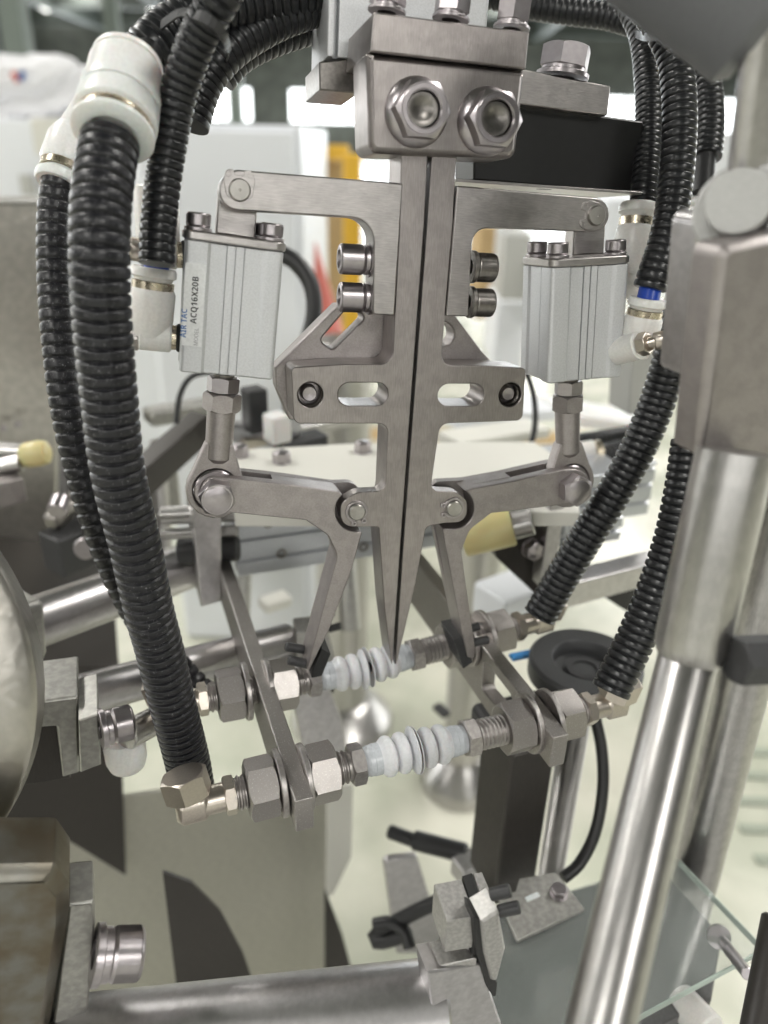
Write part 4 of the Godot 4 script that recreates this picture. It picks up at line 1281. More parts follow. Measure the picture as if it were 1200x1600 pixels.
func suction() -> void:
	var bl := Basis(Vector3(0, 0, -1), Vector3(0, 1, 0), Vector3(1.06, 0, 0))   # z axis along +x
	var br := Basis(Vector3(0, 0, 1), Vector3(0, 1, 0), Vector3(-1.06, 0, 0))
	cup(Transform3D(bl.rotated(Vector3.BACK, 0.008), Vector3(-16.1, -103.5, 51.7)), "near left suction cup under the thick dusty hose", -1, Vector3(-0.15, 0.9, -0.25))
	cup(Transform3D(br, Vector3(-15.1, -103.9, 51.7)), "near right suction cup beside the black handwheel", 1, Vector3(0.25, 0.95, 0.0))
	cup(Transform3D(bl.rotated(Vector3.BACK, -0.02), Vector3(-18.0, -104.8, 4.9)), "far left suction cup half hidden by the left grip finger", -1, Vector3(-0.2, 0.9, -0.2))
	cup(Transform3D(br.rotated(Vector3.BACK, 0.05).rotated(Vector3.UP, 0.04), Vector3(-15.9, -104.1, 4.9)), "far right suction cup behind the tip of the split jaw", 1, Vector3(0.35, 0.9, 0.0))
	# slotted bars that carry the cups: outline in (z, height)
	var T := Transform3D(Basis(Vector3.BACK, Vector3.UP, Vector3.RIGHT), Vector3.ZERO)
	var s := Sh.new()
	plate(s, T, [Vector3(66.2, -97.7, 0.4), Vector3(-82.7, -97.7, 0), Vector3(-82.7, -119.2, 0), Vector3(36.0, -119.2, 4), Vector3(46.6, -110.5, 4), Vector3(66.2, -110.2, 0.4)], -58.9, -53.2, [], 0.4, 0.4)
	single("slotted_bar", s, M.dusty_bar, "left flat steel bar powdered with dust that carries two suction cups", "bar", FW, Vector3(-56.2, -110.2, 0), "flat bars carrying the suction cups")
	s = Sh.new()
	plate(s, T, [Vector3(66.2, -98.2, 0.4), Vector3(-63.6, -98.2, 0), Vector3(-63.6, -123.0, 0), Vector3(33.9, -123.0, 4), Vector3(48.8, -111.3, 4), Vector3(66.2, -111.1, 0.4)], 27.2, 33.0, [[Vector3(15.9, -102.8, 2), Vector3(39.2, -102.8, 2), Vector3(36.0, -114.5, 3), Vector3(15.9, -116.6, 2)]], 0.4, 0.4)
	single("slotted_bar", s, M.dusty_bar, "right flat steel bar with an open slot between its two suction cups", "bar", FW, Vector3(29.7, -111.3, 0), "flat bars carrying the suction cups")


func hose(called: String, path: Array, r: float, pitch: float, m: Material, label: String, base: Vector3, seg := 28, last := 0.0) -> MeshInstance3D:
	return single(called, ribbed(path, r, pitch, seg, 0.0, 0.74, last), m, label, "hose", FW, base, "black corrugated hoses")


func hoses() -> void:
	hose("corrugated_hose", [Vector3(-86.07, 73.68, 6.68), Vector3(-87.93, 68.32, 11.13), Vector3(-90.19, 60.01, 16.96), Vector3(-92.06, 48.85, 22.04), Vector3(-93.48, 33.83, 23.36), Vector3(-94.33, 14.52, 24.73), Vector3(-94.76, -6.43, 25.92), Vector3(-92.98, -28.13, 25.94), Vector3(-91.67, -49.79, 25.77), Vector3(-90.2, -64.1, 25.41), Vector3(-88.24, -85.73, 26.64), Vector3(-85.97, -107.83, 29.42), Vector3(-85.48, -118.7, 32.84)], 7.2, 3.25, M.hose_dusty, "thick dusty hose from the big white fitting down to the near left cup", Vector3(-85.48, -118.7, 32.84), 30, 2.0)
	hose("corrugated_hose", [Vector3(-101.5, 60.77, -77.51), Vector3(-104.56, 49.34, -72.73), Vector3(-107.07, 31.67, -64.52), Vector3(-108.34, 14.02, -55.88), Vector3(-108.92, -7.18, -47.51), Vector3(-107.72, -27.81, -42.34), Vector3(-104.15, -52.63, -35.32), Vector3(-97.11, -78.91, -27.46), Vector3(-89.18, -96.48, -21.4), Vector3(-81.58, -108.94, -15.74), Vector3(-77.25, -113.61, -11.74)], 5.9, 4.1, M.hose_dusty, "thinner dusty hose behind the thick one, ending at the far left cup", Vector3(-77.25, -113.61, -11.74))
	hose("corrugated_hose", [Vector3(-54.46, 109.11, 7.05), Vector3(-56.98, 105.24, 5.76), Vector3(-60.6, 100.1, 2.36), Vector3(-64.16, 93.27, -0.15), Vector3(-67.79, 84.66, -1.77), Vector3(-71.23, 73.44, -0.79), Vector3(-74.01, 63.49, 0.97), Vector3(-76.56, 52.7, 4.42), Vector3(-77.96, 44.44, 6.99)], 4.75, 2.4, M.hose, "black hose arching down into the white elbow of the left cylinder", Vector3(-77.96, 44.44, 6.99))
	hose("corrugated_hose", [Vector3(-73.87, 94.47, -28), Vector3(-71.16, 97.09, -28.35), Vector3(-65.99, 101.28, -30.99), Vector3(-58.73, 105.26, -32.76), Vector3(-49.93, 108.31, -35.85), Vector3(-35.01, 111.89, -39.33), Vector3(-18.25, 117.03, -42.95)], 6.9, 2.9, M.hose, "wide cut-open hose end just above the big white fitting", Vector3(-73.87, 94.47, -28))
	hose("corrugated_hose", [Vector3(-61.83, 78.21, -29.4), Vector3(-59.19, 84.35, -31.6), Vector3(-55.87, 90.34, -33.47), Vector3(-50.41, 96.37, -34.59), Vector3(-42.69, 101.83, -36.95), Vector3(-31.05, 107.73, -40.47), Vector3(-17.73, 112.39, -45.1), Vector3(-3.88, 116.86, -49.45)], 5.4, 2.7, M.hose, "black hose running from the bundle towards the top of the mounting block", Vector3(-61.83, 78.21, -29.4))
	hose("corrugated_hose", [Vector3(-48.4, 92.52, -53.17), Vector3(-42.45, 98.12, -53.88), Vector3(-34.12, 102.53, -55.48), Vector3(-22.88, 106.56, -58.18), Vector3(-8.73, 110.45, -62.11), Vector3(10.11, 114.59, -64.45)], 5.2, 2.7, M.hose, "black hose lying lowest in the bundle at the top left", Vector3(-48.4, 92.52, -53.17))
	hose("corrugated_hose", [Vector3(60.2, 128.2, -98.12), Vector3(70.42, 125.74, -93.11), Vector3(80.65, 122.99, -85.58), Vector3(91.93, 120.91, -75.64), Vector3(100.62, 119.24, -66.87), Vector3(108.76, 115.9, -57.43)], 4.6, 2.5, M.hose, "black hose arching along the upper right edge", Vector3(70.42, 125.74, -93.11))
	hose("corrugated_hose", [Vector3(93.78, 119.32, -43.38), Vector3(95.02, 111.1, -36.32), Vector3(93.86, 100.98, -29.15), Vector3(91.4, 89.02, -21.51), Vector3(87.85, 75.27, -13.34), Vector3(83.8, 63.64, -6.45), Vector3(82.63, 58.22, -4.08)], 4.7, 2.3, M.hose, "inner black hose falling into the upper right white fitting", Vector3(82.63, 58.22, -4.08))
	hose("corrugated_hose", [Vector3(77.39, 116.63, -14.85), Vector3(82.07, 109.92, -9.67), Vector3(85.02, 101.55, -4.28), Vector3(84.32, 89.84, 2.7), Vector3(82.54, 77.3, 8.52), Vector3(79.91, 62.88, 13.82), Vector3(76.06, 49.22, 18.28), Vector3(71.92, 39.05, 20.83), Vector3(70.7, 34.86, 21.36)], 5.3, 2.55, M.hose, "middle black hose falling to the blue collar right of the right cylinder", Vector3(70.7, 34.86, 21.36))
	hose("corrugated_hose", [Vector3(130.38, 122.05, -64.53), Vector3(133.62, 109.77, -54.64), Vector3(133.81, 97.57, -45.91), Vector3(131.55, 84.4, -37.57), Vector3(127.38, 72.23, -30.44)], 5.6, 2.6, M.hose, "outer black hose at the upper right, half behind the middle one", Vector3(127.38, 72.23, -30.44))
	hose("corrugated_hose", [Vector3(94.6, 26.03, 9.81), Vector3(89.87, 13.1, 14.76), Vector3(85.87, -3.02, 16.88), Vector3(78.6, -21.69, 19.13), Vector3(69.6, -40.32, 19.54), Vector3(59.59, -60.05, 18.96), Vector3(51.7, -76.68, 18.74), Vector3(47.39, -84.79, 18.98)], 6.3, 2.7, M.hose, "black hose slanting down from the right post to the far right cup", Vector3(47.39, -84.79, 18.98))
	hose("corrugated_hose", [Vector3(83.23, -11.32, 39.14), Vector3(78.71, -26.48, 45.32), Vector3(73.66, -42.14, 50.37), Vector3(66.57, -57.97, 54.76), Vector3(58.76, -72.98, 58.47), Vector3(51.61, -84, 61.54), Vector3(49.51, -87.48, 62.57)], 6.4, 2.75, M.hose, "black hose beside the round post ending at the near right cup", Vector3(49.51, -87.48, 62.57))
	hose("corrugated_hose", [Vector3(134.42, -71.44, -109.9), Vector3(151.22, -68.87, -105.08), Vector3(172.89, -67.31, -103.88)], 4.2, 2.6, M.hose, "short black hose behind the right rod end, upper of two", Vector3(134.42, -71.44, -109.9), 18)
	hose("corrugated_hose", [Vector3(140.89, -70.62, -84.29), Vector3(152.58, -68.11, -83.67), Vector3(170.92, -64.58, -82.34)], 5.4, 2.8, M.hose, "short black hose plugged into a white connector behind the right rod end", Vector3(140.89, -70.62, -84.29), 18)
	# plain tubes and cables
	single("air_tube", pipe([Vector3(127.49, 74.6, -31.63), Vector3(125.99, 68.76, -29.16), Vector3(124.37, 60.54, -25.51)], 4.0), M.black, "smooth black tube under the outer right hose", "tube", FW, Vector3(124.37, 60.54, -25.51), "smooth black tubes and cables")
	single("air_tube", pipe([Vector3(-80.02, 89.11, -8.55), Vector3(-74.88, 92.68, -15.6), Vector3(-70.39, 97.75, -28.41), Vector3(-65.44, 101.61, -30.96)], 3.9), M.black, "smooth black tube between the big white fitting and the wide hose", "tube", FW, Vector3(-80.02, 89.11, -8.55), "smooth black tubes and cables")
	single("cable", pipe([Vector3(-0.61, 19.65, -206.34), Vector3(9.14, 14.22, -199.97), Vector3(15.49, 3.38, -192.05), Vector3(14.58, -12.33, -184.27), Vector3(7.07, -28.19, -178.83), Vector3(-5.33, -43.74, -180.07)], 4.6), M.black, "thick black cable bent in an arc right of the left cylinder", "cable", FW, Vector3(-6.16, -42.61, -176.22), "smooth black tubes and cables")
	single("cable", pipe([Vector3(-40.34, -40.25, -189.95), Vector3(-52.24, -43.03, -192.87), Vector3(-59.39, -51.66, -191.03), Vector3(-63.8, -66.51, -184.98)], 1.6), M.black, "thin black cable curving down below the left cylinder", "cable", FW, Vector3(-63.8, -66.51, -184.98), "smooth black tubes and cables")
	single("cable", pipe([Vector3(120.29, -36.61, -133.05), Vector3(122.46, -49.12, -125.8), Vector3(121.11, -63.27, -118.99), Vector3(116.91, -74.35, -114.81)], 1.6), M.black, "thin black cable hanging behind the right crossbar", "cable", FW, Vector3(116.91, -74.35, -114.81), "smooth black tubes and cables")
	single("cable", pipe([Vector3(83.7, -145.5, 16.28), Vector3(84.54, -157.81, 22.94), Vector3(82.95, -172.64, 30.02), Vector3(76.35, -188.42, 38.12), Vector3(66.7, -198.33, 43.25), Vector3(58.15, -201.25, 45.18)], 2.5), M.black, "black cable looping down right of the threaded column", "cable", FW, Vector3(58.15, -201.25, 45.18), "smooth black tubes and cables")
	# cable ties round the bundles
	tie([Vector3(-68.14, 102.05, -21.52), Vector3(-64.5, 103.95, -12.89), Vector3(-62.46, 101.51, 8.05), Vector3(-59.12, 99.66, 10.23), Vector3(-55.97, 97.08, 5.61), Vector3(-50.98, 96.36, -21.78), Vector3(-49.82, 96.37, -48.57), Vector3(-56.63, 100.83, -53.37), Vector3(-64.88, 102.35, -41.79), Vector3(-68.14, 102.05, -21.52)], "black cable tie round the hose bundle at the top left")
	tie([Vector3(101.02, 114.97, -52.69), Vector3(87.23, 108.8, -26.14), Vector3(76.53, 105.77, -1.28), Vector3(90.25, 107.95, -5.67), Vector3(116.4, 112.86, -34.13), Vector3(130.4, 118.13, -67.23), Vector3(118.75, 118.76, -71.82), Vector3(101.02, 114.97, -52.69)], "black cable tie round the hoses at the top right")


func tie(path: Array, label: String) -> void:
	var s := Sh.new()
	var p := catmull(path, 1.5)
	for i in p.size() - 1:
		var d := (p[i + 1] - p[i]).normalized()
		var mid := Vector3.ZERO
		for q in p:
			mid += q / p.size()
		var out := (p[i] - mid).normalized()
		var w := d.cross(out).normalized() * 1.2
		s.flat(p[i] - w, p[i] + w, p[i + 1] + w, p[i + 1] - w, out)
		s.flat(p[i] - w + out * 0.6, p[i] + w + out * 0.6, p[i + 1] + w + out * 0.6, p[i + 1] - w + out * 0.6, out)
		s.flat(p[i] - w, p[i] - w + out * 0.6, p[i + 1] - w + out * 0.6, p[i + 1] - w, -w)
		s.flat(p[i] + w, p[i] + w + out * 0.6, p[i + 1] + w + out * 0.6, p[i + 1] + w, w)
	single("cable_tie", s, M.black_part, label, "cable tie", FW, path[0], "black cable ties")


# a push-in fitting: barrel with metal ring and release collar, from a to b (b is the open end)
func push_in(o: Node3D, a: Vector3, b: Vector3, r: float, m: Material) -> void:
	var t := along(a, b - a)
	var l := (b - a).length()
	var s := Sh.new()
	lathe(s, t, [Vector2(0, -1), Vector2(r * 0.72, -1), Vector2(r * 0.86, l * 0.06), Vector2(r, l * 0.2), Vector2(r * 1.02, l * 0.62), Vector2(r * 0.94, l * 0.68), Vector2(r * 0.8, l * 0.68)], 40)
	part("barrel", s, m, o)
	s = Sh.new()
	lathe(s, t, [Vector2(r * 0.6, l * 0.66), Vector2(r * 0.92, l * 0.68), Vector2(r * 0.93, l * 0.79), Vector2(r * 0.6, l * 0.79)], 40)
	part("metal_ring", s, M.brass, o)
	s = Sh.new()
	lathe(s, t, [Vector2(r * 0.6, l * 0.79), Vector2(r * 0.82, l * 0.80), Vector2(r * 0.86, l * 0.84), Vector2(r * 1.0, l * 0.87), Vector2(r * 1.0, l * 0.96), Vector2(r * 0.92, l), Vector2(r * 0.6, l), Vector2(r * 0.56, l * 0.9), Vector2(0, l * 0.88)], 40)
	part("release_collar", s, m, o)


func fittings() -> void:
	# big blurred fitting in front at the left
	var o := thing("push_in_fitting", "large white barrel fitting at the top of the thick dusty hose", "push-in fitting", FW, Vector3(-86.07, 73.68, 6.68), "white push-in fittings")
	var a: Vector3 = Vector3(-78.89, 92.02, -8.45)
	var b: Vector3 = Vector3(-85.31, 75.12, 7.4)
	var m: Vector3 = a.lerp(b, 0.5)
	push_in(o, m, b, 10.0, M.milky)
	var s := Sh.new()
	var t := along(m, a - m)
	var l := (a - m).length()
	lathe(s, t, [Vector2(0, -1.5), Vector2(9.8, -1.5), Vector2(9.9, l * 0.1), Vector2(9.3, l * 0.16), Vector2(9.2, l * 0.75), Vector2(8.9, l * 0.8), Vector2(8.0, l * 0.82), Vector2(8.0, l * 0.86), Vector2(8.8, l * 0.88), Vector2(8.8, l * 0.98), Vector2(8.2, l), Vector2(4.2, l), Vector2(4.0, l * 0.8)], 44)
	part("upper_barrel", s, M.milky, o)
	o = thing("push_in_fitting", "smaller white barrel fitting above the thinner dusty hose", "push-in fitting", FW, Vector3(-101.93, 59.19, -76.85), "white push-in fittings")
	push_in(o, Vector3(-94.24, 76.01, -87.45), Vector3(-101.93, 59.19, -76.85), 8.2, M.milky)
	s = Sh.new()
	rod(s, Vector3(-94.94, 74.01, -86.68), Vector3(-83.97, 87.09, -87.05), 6.6, 0.6)
	part("cross_barrel", s, M.milky, o)
	# elbow of the left cylinder
	o = thing("elbow_fitting", "white elbow fitting with blue collar on the left cylinder", "elbow fitting", FW, Vector3(-81.46, 20, -1.06), "white elbow fittings of the cylinders")
	push_in(o, Vector3(-81.3, 24.5, -1.5), Vector3(-78.07, 42.19, -3), 6.25, M.white)
	s = Sh.new()
	rod(s, Vector3(-84.3, 24.25, -1.72), Vector3(-75.44, 23.02, -0.86), 4.35, 0.5)
	part("elbow_barrel", s, M.white, o)
	s = Sh.new()
	rod(s, Vector3(-75.62, 23.03, -0.88), Vector3(-74.04, 22.79, -0.72), 3.5, 0.2)
	part("threaded_stem", s, M.brass, o)
	s = Sh.new()
	rod(s, Vector3(-74.13, 22.79, -0.73), Vector3(-72.8, 22.65, -0.6), 4.0, 0.4)
	part("sealing_ring", s, M.rubber, o)
	s = Sh.new()
	rod(s, Vector3(-78, 39.8, -2.76), Vector3(-76.95, 44.54, -3.15), 3.4, 0.3)
	part("blue_sleeve", s, M.blue, o)
	s = Sh.new()
	hexagon(s, along(Vector3(-83.88, 23.8, -3.66), Vector3(-86.29, 24.24, -3.9) - Vector3(-83.88, 23.8, -3.66), 0.4), 8.4, 0.0, 4.0)
	part("end_nut", s, M.nut, o)
	o = thing("elbow_fitting", "white fitting half hidden behind the hose at the left cylinder's upper port", "elbow fitting", FW, Vector3(-75.55, 45.67, -10.2), "white elbow fittings of the cylinders")
	s = Sh.new()
	rod(s, Vector3(-80.45, 45.72, -10.62), Vector3(-70.88, 44.58, -9.71), 4.2, 0.4)
	rod(s, Vector3(-75.62, 45.17, -14.19), Vector3(-74.39, 62.58, -15.84), 6.2, 0.6)
	part("barrel", s, M.white, o)
	s = Sh.new()
	rod(s, Vector3(-71.15, 44.71, -8.73), Vector3(-69.39, 44.51, -8.57), 3.6, 0.2)
	part("threaded_stem", s, M.brass, o)
	s = Sh.new()
	rod(s, Vector3(-69.57, 44.51, -8.58), Vector3(-68.68, 44.5, -8.51), 4.1, 0.3)
	part("sealing_ring", s, M.rubber, o)
	s = Sh.new()
	rod(s, Vector3(-80.43, 45.89, -10.63), Vector3(-83.66, 46.44, -10.96), 3.3, 0.5)
	part("adjusting_screw", s, M.nickel, o)
	# right cylinder fittings
	o = thing("elbow_fitting", "white fitting under the inner hose, behind the right cylinder", "elbow fitting", FW, Vector3(78.25, 33.9, 2.13), "white elbow fittings of the cylinders")
	push_in(o, Vector3(77.7, 35.85, 0.93), Vector3(81.21, 58.19, -4.58), 6.4, M.white)
	s = Sh.new()
	rod(s, Vector3(71.46, 33.75, -0.27), Vector3(80.58, 32.98, 3.47), 5.0, 0.5)
	part("elbow_barrel", s, M.white, o)
	o = thing("elbow_fitting", "white fitting with blue collar and knurled screws, right of the right cylinder", "elbow fitting", FW, Vector3(68.02, 16.15, 21.76), "white elbow fittings of the cylinders")
	push_in(o, Vector3(68.23, 14.84, 22.51), Vector3(69.95, 32.31, 22.41), 6.0, M.white)
	s = Sh.new()
	rod(s, Vector3(62.39, 15.09, 20.25), Vector3(65.12, 19.19, 28.6), 4.4, 0.5)
	part("elbow_barrel", s, M.white, o)
	s = Sh.new()
	rod(s, Vector3(69.36, 30.84, 22.95), Vector3(71.18, 35.6, 21.16), 3.5, 0.3)
	part("blue_sleeve", s, M.blue, o)
	s = Sh.new()
	hexagon(s, along(Vector3(64.93, 19.18, 28.53), Vector3(65.97, 20.24, 30.73) - Vector3(64.93, 19.18, 28.53)), 6.4, 0.0, 3.0)
	rod(s, Vector3(66.23, 19.82, 29.86), Vector3(68.31, 20.83, 31.28), 1.7, 0.2)
	lathe(s, along(Vector3(67.91, 20.64, 31.23), Vector3(71.49, 21.86, 33.1) - Vector3(67.91, 20.64, 31.23)), [Vector2(0, 0), Vector2(2.5, 0), Vector2(2.8, 0.4), Vector2(2.8, 4.6), Vector2(2.4, 5.0), Vector2(0, 5.0)], 40, 0.06)
	part("adjusting_screw", s, M.nickel, o)
	o = thing("valve_manifold", "pale plastic valve body with round ports, half behind the right post", "valve", FW, Vector3(125.69, 10.42, -13.35))
	s = Sh.new()
	block(s, Transform3D(RWB(), Vector3(133.85, 40.6, -28.31)), Vector3(26, 34, 20), 2)
	block(s, Transform3D(RWB(), Vector3(124.64, 22, -17.34)), Vector3(20, 26, 18), 2)
	part("valve_body", s, M.milky, o)
	push_in(o, Vector3(131.97, 46.43, -29.64), Vector3(126.33, 60.45, -27.11), 7.4, M.white)
	push_in(o, Vector3(120.4, 22.3, -16.68), Vector3(111.8, 9.2, -5.97), 6.4, M.white)
	s = Sh.new()
	rod(s, Vector3(124.13, 29.02, -18.79), Vector3(108.18, 31.52, -9.35), 4.2, 0.5)
	part("side_port", s, M.white, o)
	o = thing("hose_connector", "white connector of the short hose behind the right rod end", "connector", FW, Vector3(136.63, -69.67, -88.7))
	s = Sh.new()
	rod(s, Vector3(126.99, -71.09, -91.5), Vector3(138.71, -68.28, -86.29), 6.3, 0.8)
	part("barrel", s, M.white, o)
	s = Sh.new()
	rod(s, Vector3(138.38, -68.44, -86.33), Vector3(141.92, -67.76, -85.39), 6.0, 0.4)
	part("metal_ring", s, M.brass, o)


# axes of the upright machine posts that lean like the photograph's round post
func RWB() -> Basis:
	return Basis.IDENTITY


func beam(s: Sh, a: Vector3, b: Vector3, w: float, h: float, e := 0.5) -> void:
	block(s, along((a + b) / 2, b - a), Vector3(w, h, (b - a).length()), e)


func machine_behind() -> void:
	var TY := Transform3D(Basis(Vector3.RIGHT, Vector3.BACK, Vector3.UP), Vector3.ZERO)
	var s := Sh.new()
	var o: Node3D
	# pale table plate with bolts
	o = thing("table_plate", "pale greenish white plate with small bolts behind the levers", "plate", FW, Vector3(20.79, -66.52, -83.02))
	plate(s, TY, [Vector3(-40.62, -133.51, 0.96), Vector3(21.83, -125.54, 0), Vector3(111.34, -101.36, 1.01), Vector3(110.89, -58.41, 1.22), Vector3(86.77, -20.45, 0), Vector3(-52.51, -63.01, 0)], -65.17 - 7.0, -65.17, [], 0.5, 0.5)
	part("plate_body", s, M.paint_cream, o)
	for q in [Vector3(20.13, -65.17, -112.91), Vector3(-39.24, -65.17, -125.02), Vector3(-21.63, -65.17, -111.16), Vector3(116.56, -65.17, -79.06)]:
		hex_bolt(o, along(q, Vector3.UP, 0.3), 7.5, 4.5, M.bolt, 1)
	# linear slide: grooved aluminium body along x
	var c0: Vector3 = Vector3(-49.06, -80.61, -91)
	var c1: Vector3 = Vector3(-51.15, -113.18, -91)
	var c2: Vector3 = Vector3(183.8, -111.69, -91)
	var tall := c0.y - c1.y
	s = Sh.new()
	var prof := [Vector3(-40, c1.y, 0.5), Vector3(0, c1.y, 0.8)]
	for k in [0.22, 0.56, 0.86]:
		var y: float = c1.y + tall * k
		prof += [Vector3(0, y, 0.4), Vector3(-1.6, y + 0.6, 0.3), Vector3(-1.6, y + 2.0, 0.3), Vector3(0.6, y + 2.6, 0.4)]
	prof += [Vector3(0.3, c0.y, 0.8), Vector3(-40, c0.y, 0.5)]
	o = thing("linear_slide", "grooved silver aluminium slide body running behind both levers", "linear slide", FW, Vector3((c0.x + c2.x) / 2, c1.y, -100))
	plate(s, Transform3D(Basis(Vector3.BACK, Vector3.UP, Vector3.RIGHT), Vector3(0, 0, -91)), prof, c0.x, c2.x, [], 0.4, 0.4)
	part("slide_body", s, M.alu_far, o)
	for q in [Vector3(-33.47, -86.56, -90.4), Vector3(-27.69, -103.64, -90.6), Vector3(13.59, -106.81, -90.6)]:
		s = Sh.new()
		ring(s, along(q, Vector3.BACK), 1.2, 2.6, -0.5, 0.3)
		part("hole", s, M.stud, o)
	# steel end plate and guide rods at the left end
	o = thing("end_plate", "upright steel end plate pierced by two chrome guide rods at the left of the slide", "plate", FW, Vector3(-65.99, -109.98, -68.67))
	s = Sh.new()
	plate(s, Transform3D(Basis.IDENTITY, Vector3.ZERO), [Vector3(-68.44, -67.17, 0.54), Vector3(-55.96, -66.18, 0.55), Vector3(-59.42, -115.37, 0.58), Vector3(-68.72, -116.65, 0.58)], -75.44 - 26.0, -75.44, [], 0.5, 0.5)
	part("plate_body", s, M.satin, o)
	for q in [[Vector3(-80.5, -78.06, -95.19), Vector3(-47.86, -75.78, -84.42), 4.2], [Vector3(-81.56, -85.54, -91.72), Vector3(-48.92, -83.25, -80.95), 2.6]]:
		s = Sh.new()
		rod(s, q[0], q[1], q[2], 0.5)
		part("guide_rod", s, M.tube, o)
	s = Sh.new()
	rod(s, Vector3(-74.57, -96.23, -93.1), Vector3(-48.88, -93.81, -84.95), 6.5, 0.6)
	part("damper", s, M.black_part, o)
	# hub tubes and joints on the left
	o = thing("swing_arm", "dark square arm slanting up behind the thick hoses", "arm", FW, Vector3(-91.69, -105.25, -187.02))
	s = Sh.new()
	beam(s, Vector3(-96.68, -94.23, -159.03), Vector3(-47.56, -72.95, -199.38), 13, 16)
	part("arm_bar", s, M.dark_sheet, o)
	s = Sh.new()
	block(s, along(Vector3(-69.06, -77.23, -187.29), Vector3(-46.77, -67.34, -201.99) - Vector3(-95.83, -88.23, -161.82)), Vector3(13, 1.2, 50), 0.3)
	part("lit_top", s, M.satin, o)  # paler strip paints the light falling on the dark arm
	s = Sh.new()
	beam(s, Vector3(-47.7, -73.94, -198.92), Vector3(10.21, -91.68, -204.07), 14, 10)
	single("cross_beam", s, M.satin, "flat steel arm running right behind the left rod end", "arm", FW, Vector3(-18.9, -85.12, -194.45))
	o = thing("valve_block", "cluster of small machine blocks and rods behind the left crossbar", "valve", FW, Vector3(-11.83, -84.96, -191.94))
	for q in [[Vector3(-18.89, -65.07, -192.96), Vector3(12, 26, 12), M.black_part], [Vector3(-10.03, -70.63, -175.01), Vector3(12, 16, 12), M.milky], [Vector3(1.16, -71.22, -188.36), Vector3(7, 30, 10), M.satin], [Vector3(5.74, -85.23, -185.37), Vector3(30, 9, 14), M.black_part], [Vector3(-16.1, -85.5, -199.14), Vector3(26, 7, 10), M.nickel]]:
		s = Sh.new()
		block(s, Transform3D(Basis(Vector3.UP, 0.3), q[0]), q[1], 1.0)
		part("valve_piece", s, q[2], o)
	# right side behind: yellow bumper, dark bracket, light upright
	o = thing("rubber_bumper", "translucent yellow bumper cylinder behind the right lever", "bumper", FW, Vector3(52.41, -74.7, -31.72))
	s = Sh.new()
	lathe(s, along(Vector3(40.49, -77.89, -36.8), Vector3(61.22, -70.63, -28.23) - Vector3(40.49, -77.89, -36.8)), [Vector2(0, 0), Vector2(8.6, 0), Vector2(9.2, 1), Vector2(9.2, 21), Vector2(8.6, 22), Vector2(0, 22)], 36)
	part("bumper_body", s, M.yellow, o)
	s = Sh.new()
	rod(s, Vector3(59.61, -71.15, -28.55), Vector3(67.15, -68.12, -24.99), 6.6, 0.6)
	part("metal_end", s, M.tube, o)
	o = thing("side_bracket", "dark steel bracket behind the right finger with a bolt in it", "bracket", FW, Vector3(70.3, -96.74, -25.63))
	s = Sh.new()
	plate(s, Transform3D.IDENTITY, [Vector3(57, -87.12, 0.85), Vector3(67.97, -70.32, 0.84), Vector3(79.96, -68.87, 0), Vector3(88.9, -117.19, 0.91), Vector3(80.27, -114.15, 0), Vector3(58.74, -91.97, 0)], -37.29 - 10.0, -37.29, [], 0.5, 0.5)
	part("bracket_plate", s, M.dark_sheet, o)
	hex_bolt(o, along(Vector3(71.66, -85.27, -31.06), Vector3.BACK), 8, 4, M.bolt, 1)
	s = Sh.new()
	plate(s, Transform3D.IDENTITY, [Vector3(75.17, -56.8, 0.54), Vector3(82.55, -56.28, 0.54), Vector3(82.75, -103.81, 0.58), Vector3(75.48, -103.48, 0.57)], -25.35 - 8.0, -25.35, [], 0.5, 0.5)
	single("upright_strip", s, M.satin, "light upright steel strip under the right rod end", "strip", FW, Vector3(73.45, -97.3, -17.09))
	s = Sh.new()
	beam(s, Vector3(83.82, -114.86, -35), Vector3(165.87, -119.67, -49.82), 12, 13)
	single("cross_bar", s, M.satin, "satin steel crossbar behind the slanting right hose", "bar", FW, Vector3(122.09, -117.7, -43.19))
	s = Sh.new()
	plate(s, Transform3D.IDENTITY, [Vector3(175.07, -21.89, 1.39), Vector3(201.47, -23.5, 1.42), Vector3(204.62, -65.41, 1.48), Vector3(179.31, -61.51, 1.45)], -116.17 - 20.0, -116.17, [], 0.8, 0.5)
	single("grey_cover", s, M.paint_grey, "small grey cover plate right of the right cylinder's foot", "cover", FW, Vector3(185.64, -60.42, -108.68))
	o = thing("rail_stack", "white and grey flat rails stacked behind the right crossbar", "rail", FW, Vector3(155.92, -106.44, -202.31))
	for q in [[Vector3(129.04, -104.75, -260.35), Vector3(236.49, -115.7, -286.38), 40.0, 8.0, M.paint_white], [Vector3(115.08, -107.36, -216.77), Vector3(193.94, -110.81, -233.47), 26.0, 7.0, M.paint_cream], [Vector3(230.33, -111.22, -267.28), Vector3(315.84, -131.8, -272.7), 60.0, 8.0, M.milky]]:
		s = Sh.new()
		beam(s, q[0], q[1], q[2], q[3])
		part("rail", s, q[4], o)
	# stainless housing at the left edge, with its handle and small valves
	o = thing("steel_housing", "blurred stainless housing at the left edge behind the hoses", "housing", FW, Vector3(-156.79, -187.34, -274.97))
	s = Sh.new()
	plate(s, Transform3D.IDENTITY, [Vector3(-192.74, 36.37, 2.27), Vector3(-97.57, 35.37, 2.42), Vector3(-112.32, -98.9, 0), Vector3(-132.09, -97.12, 4.43), Vector3(-151.55, -218.6, 0), Vector3(-164.99, -224.58, 0), Vector3(-232.11, -639.41, 0), Vector3(-330.24, -592.55, 0)], -325.65 - 60.0, -325.65, [], 1.5, 1.0)
	part("housing_panel", s, M.sheet, o)
	s = Sh.new()
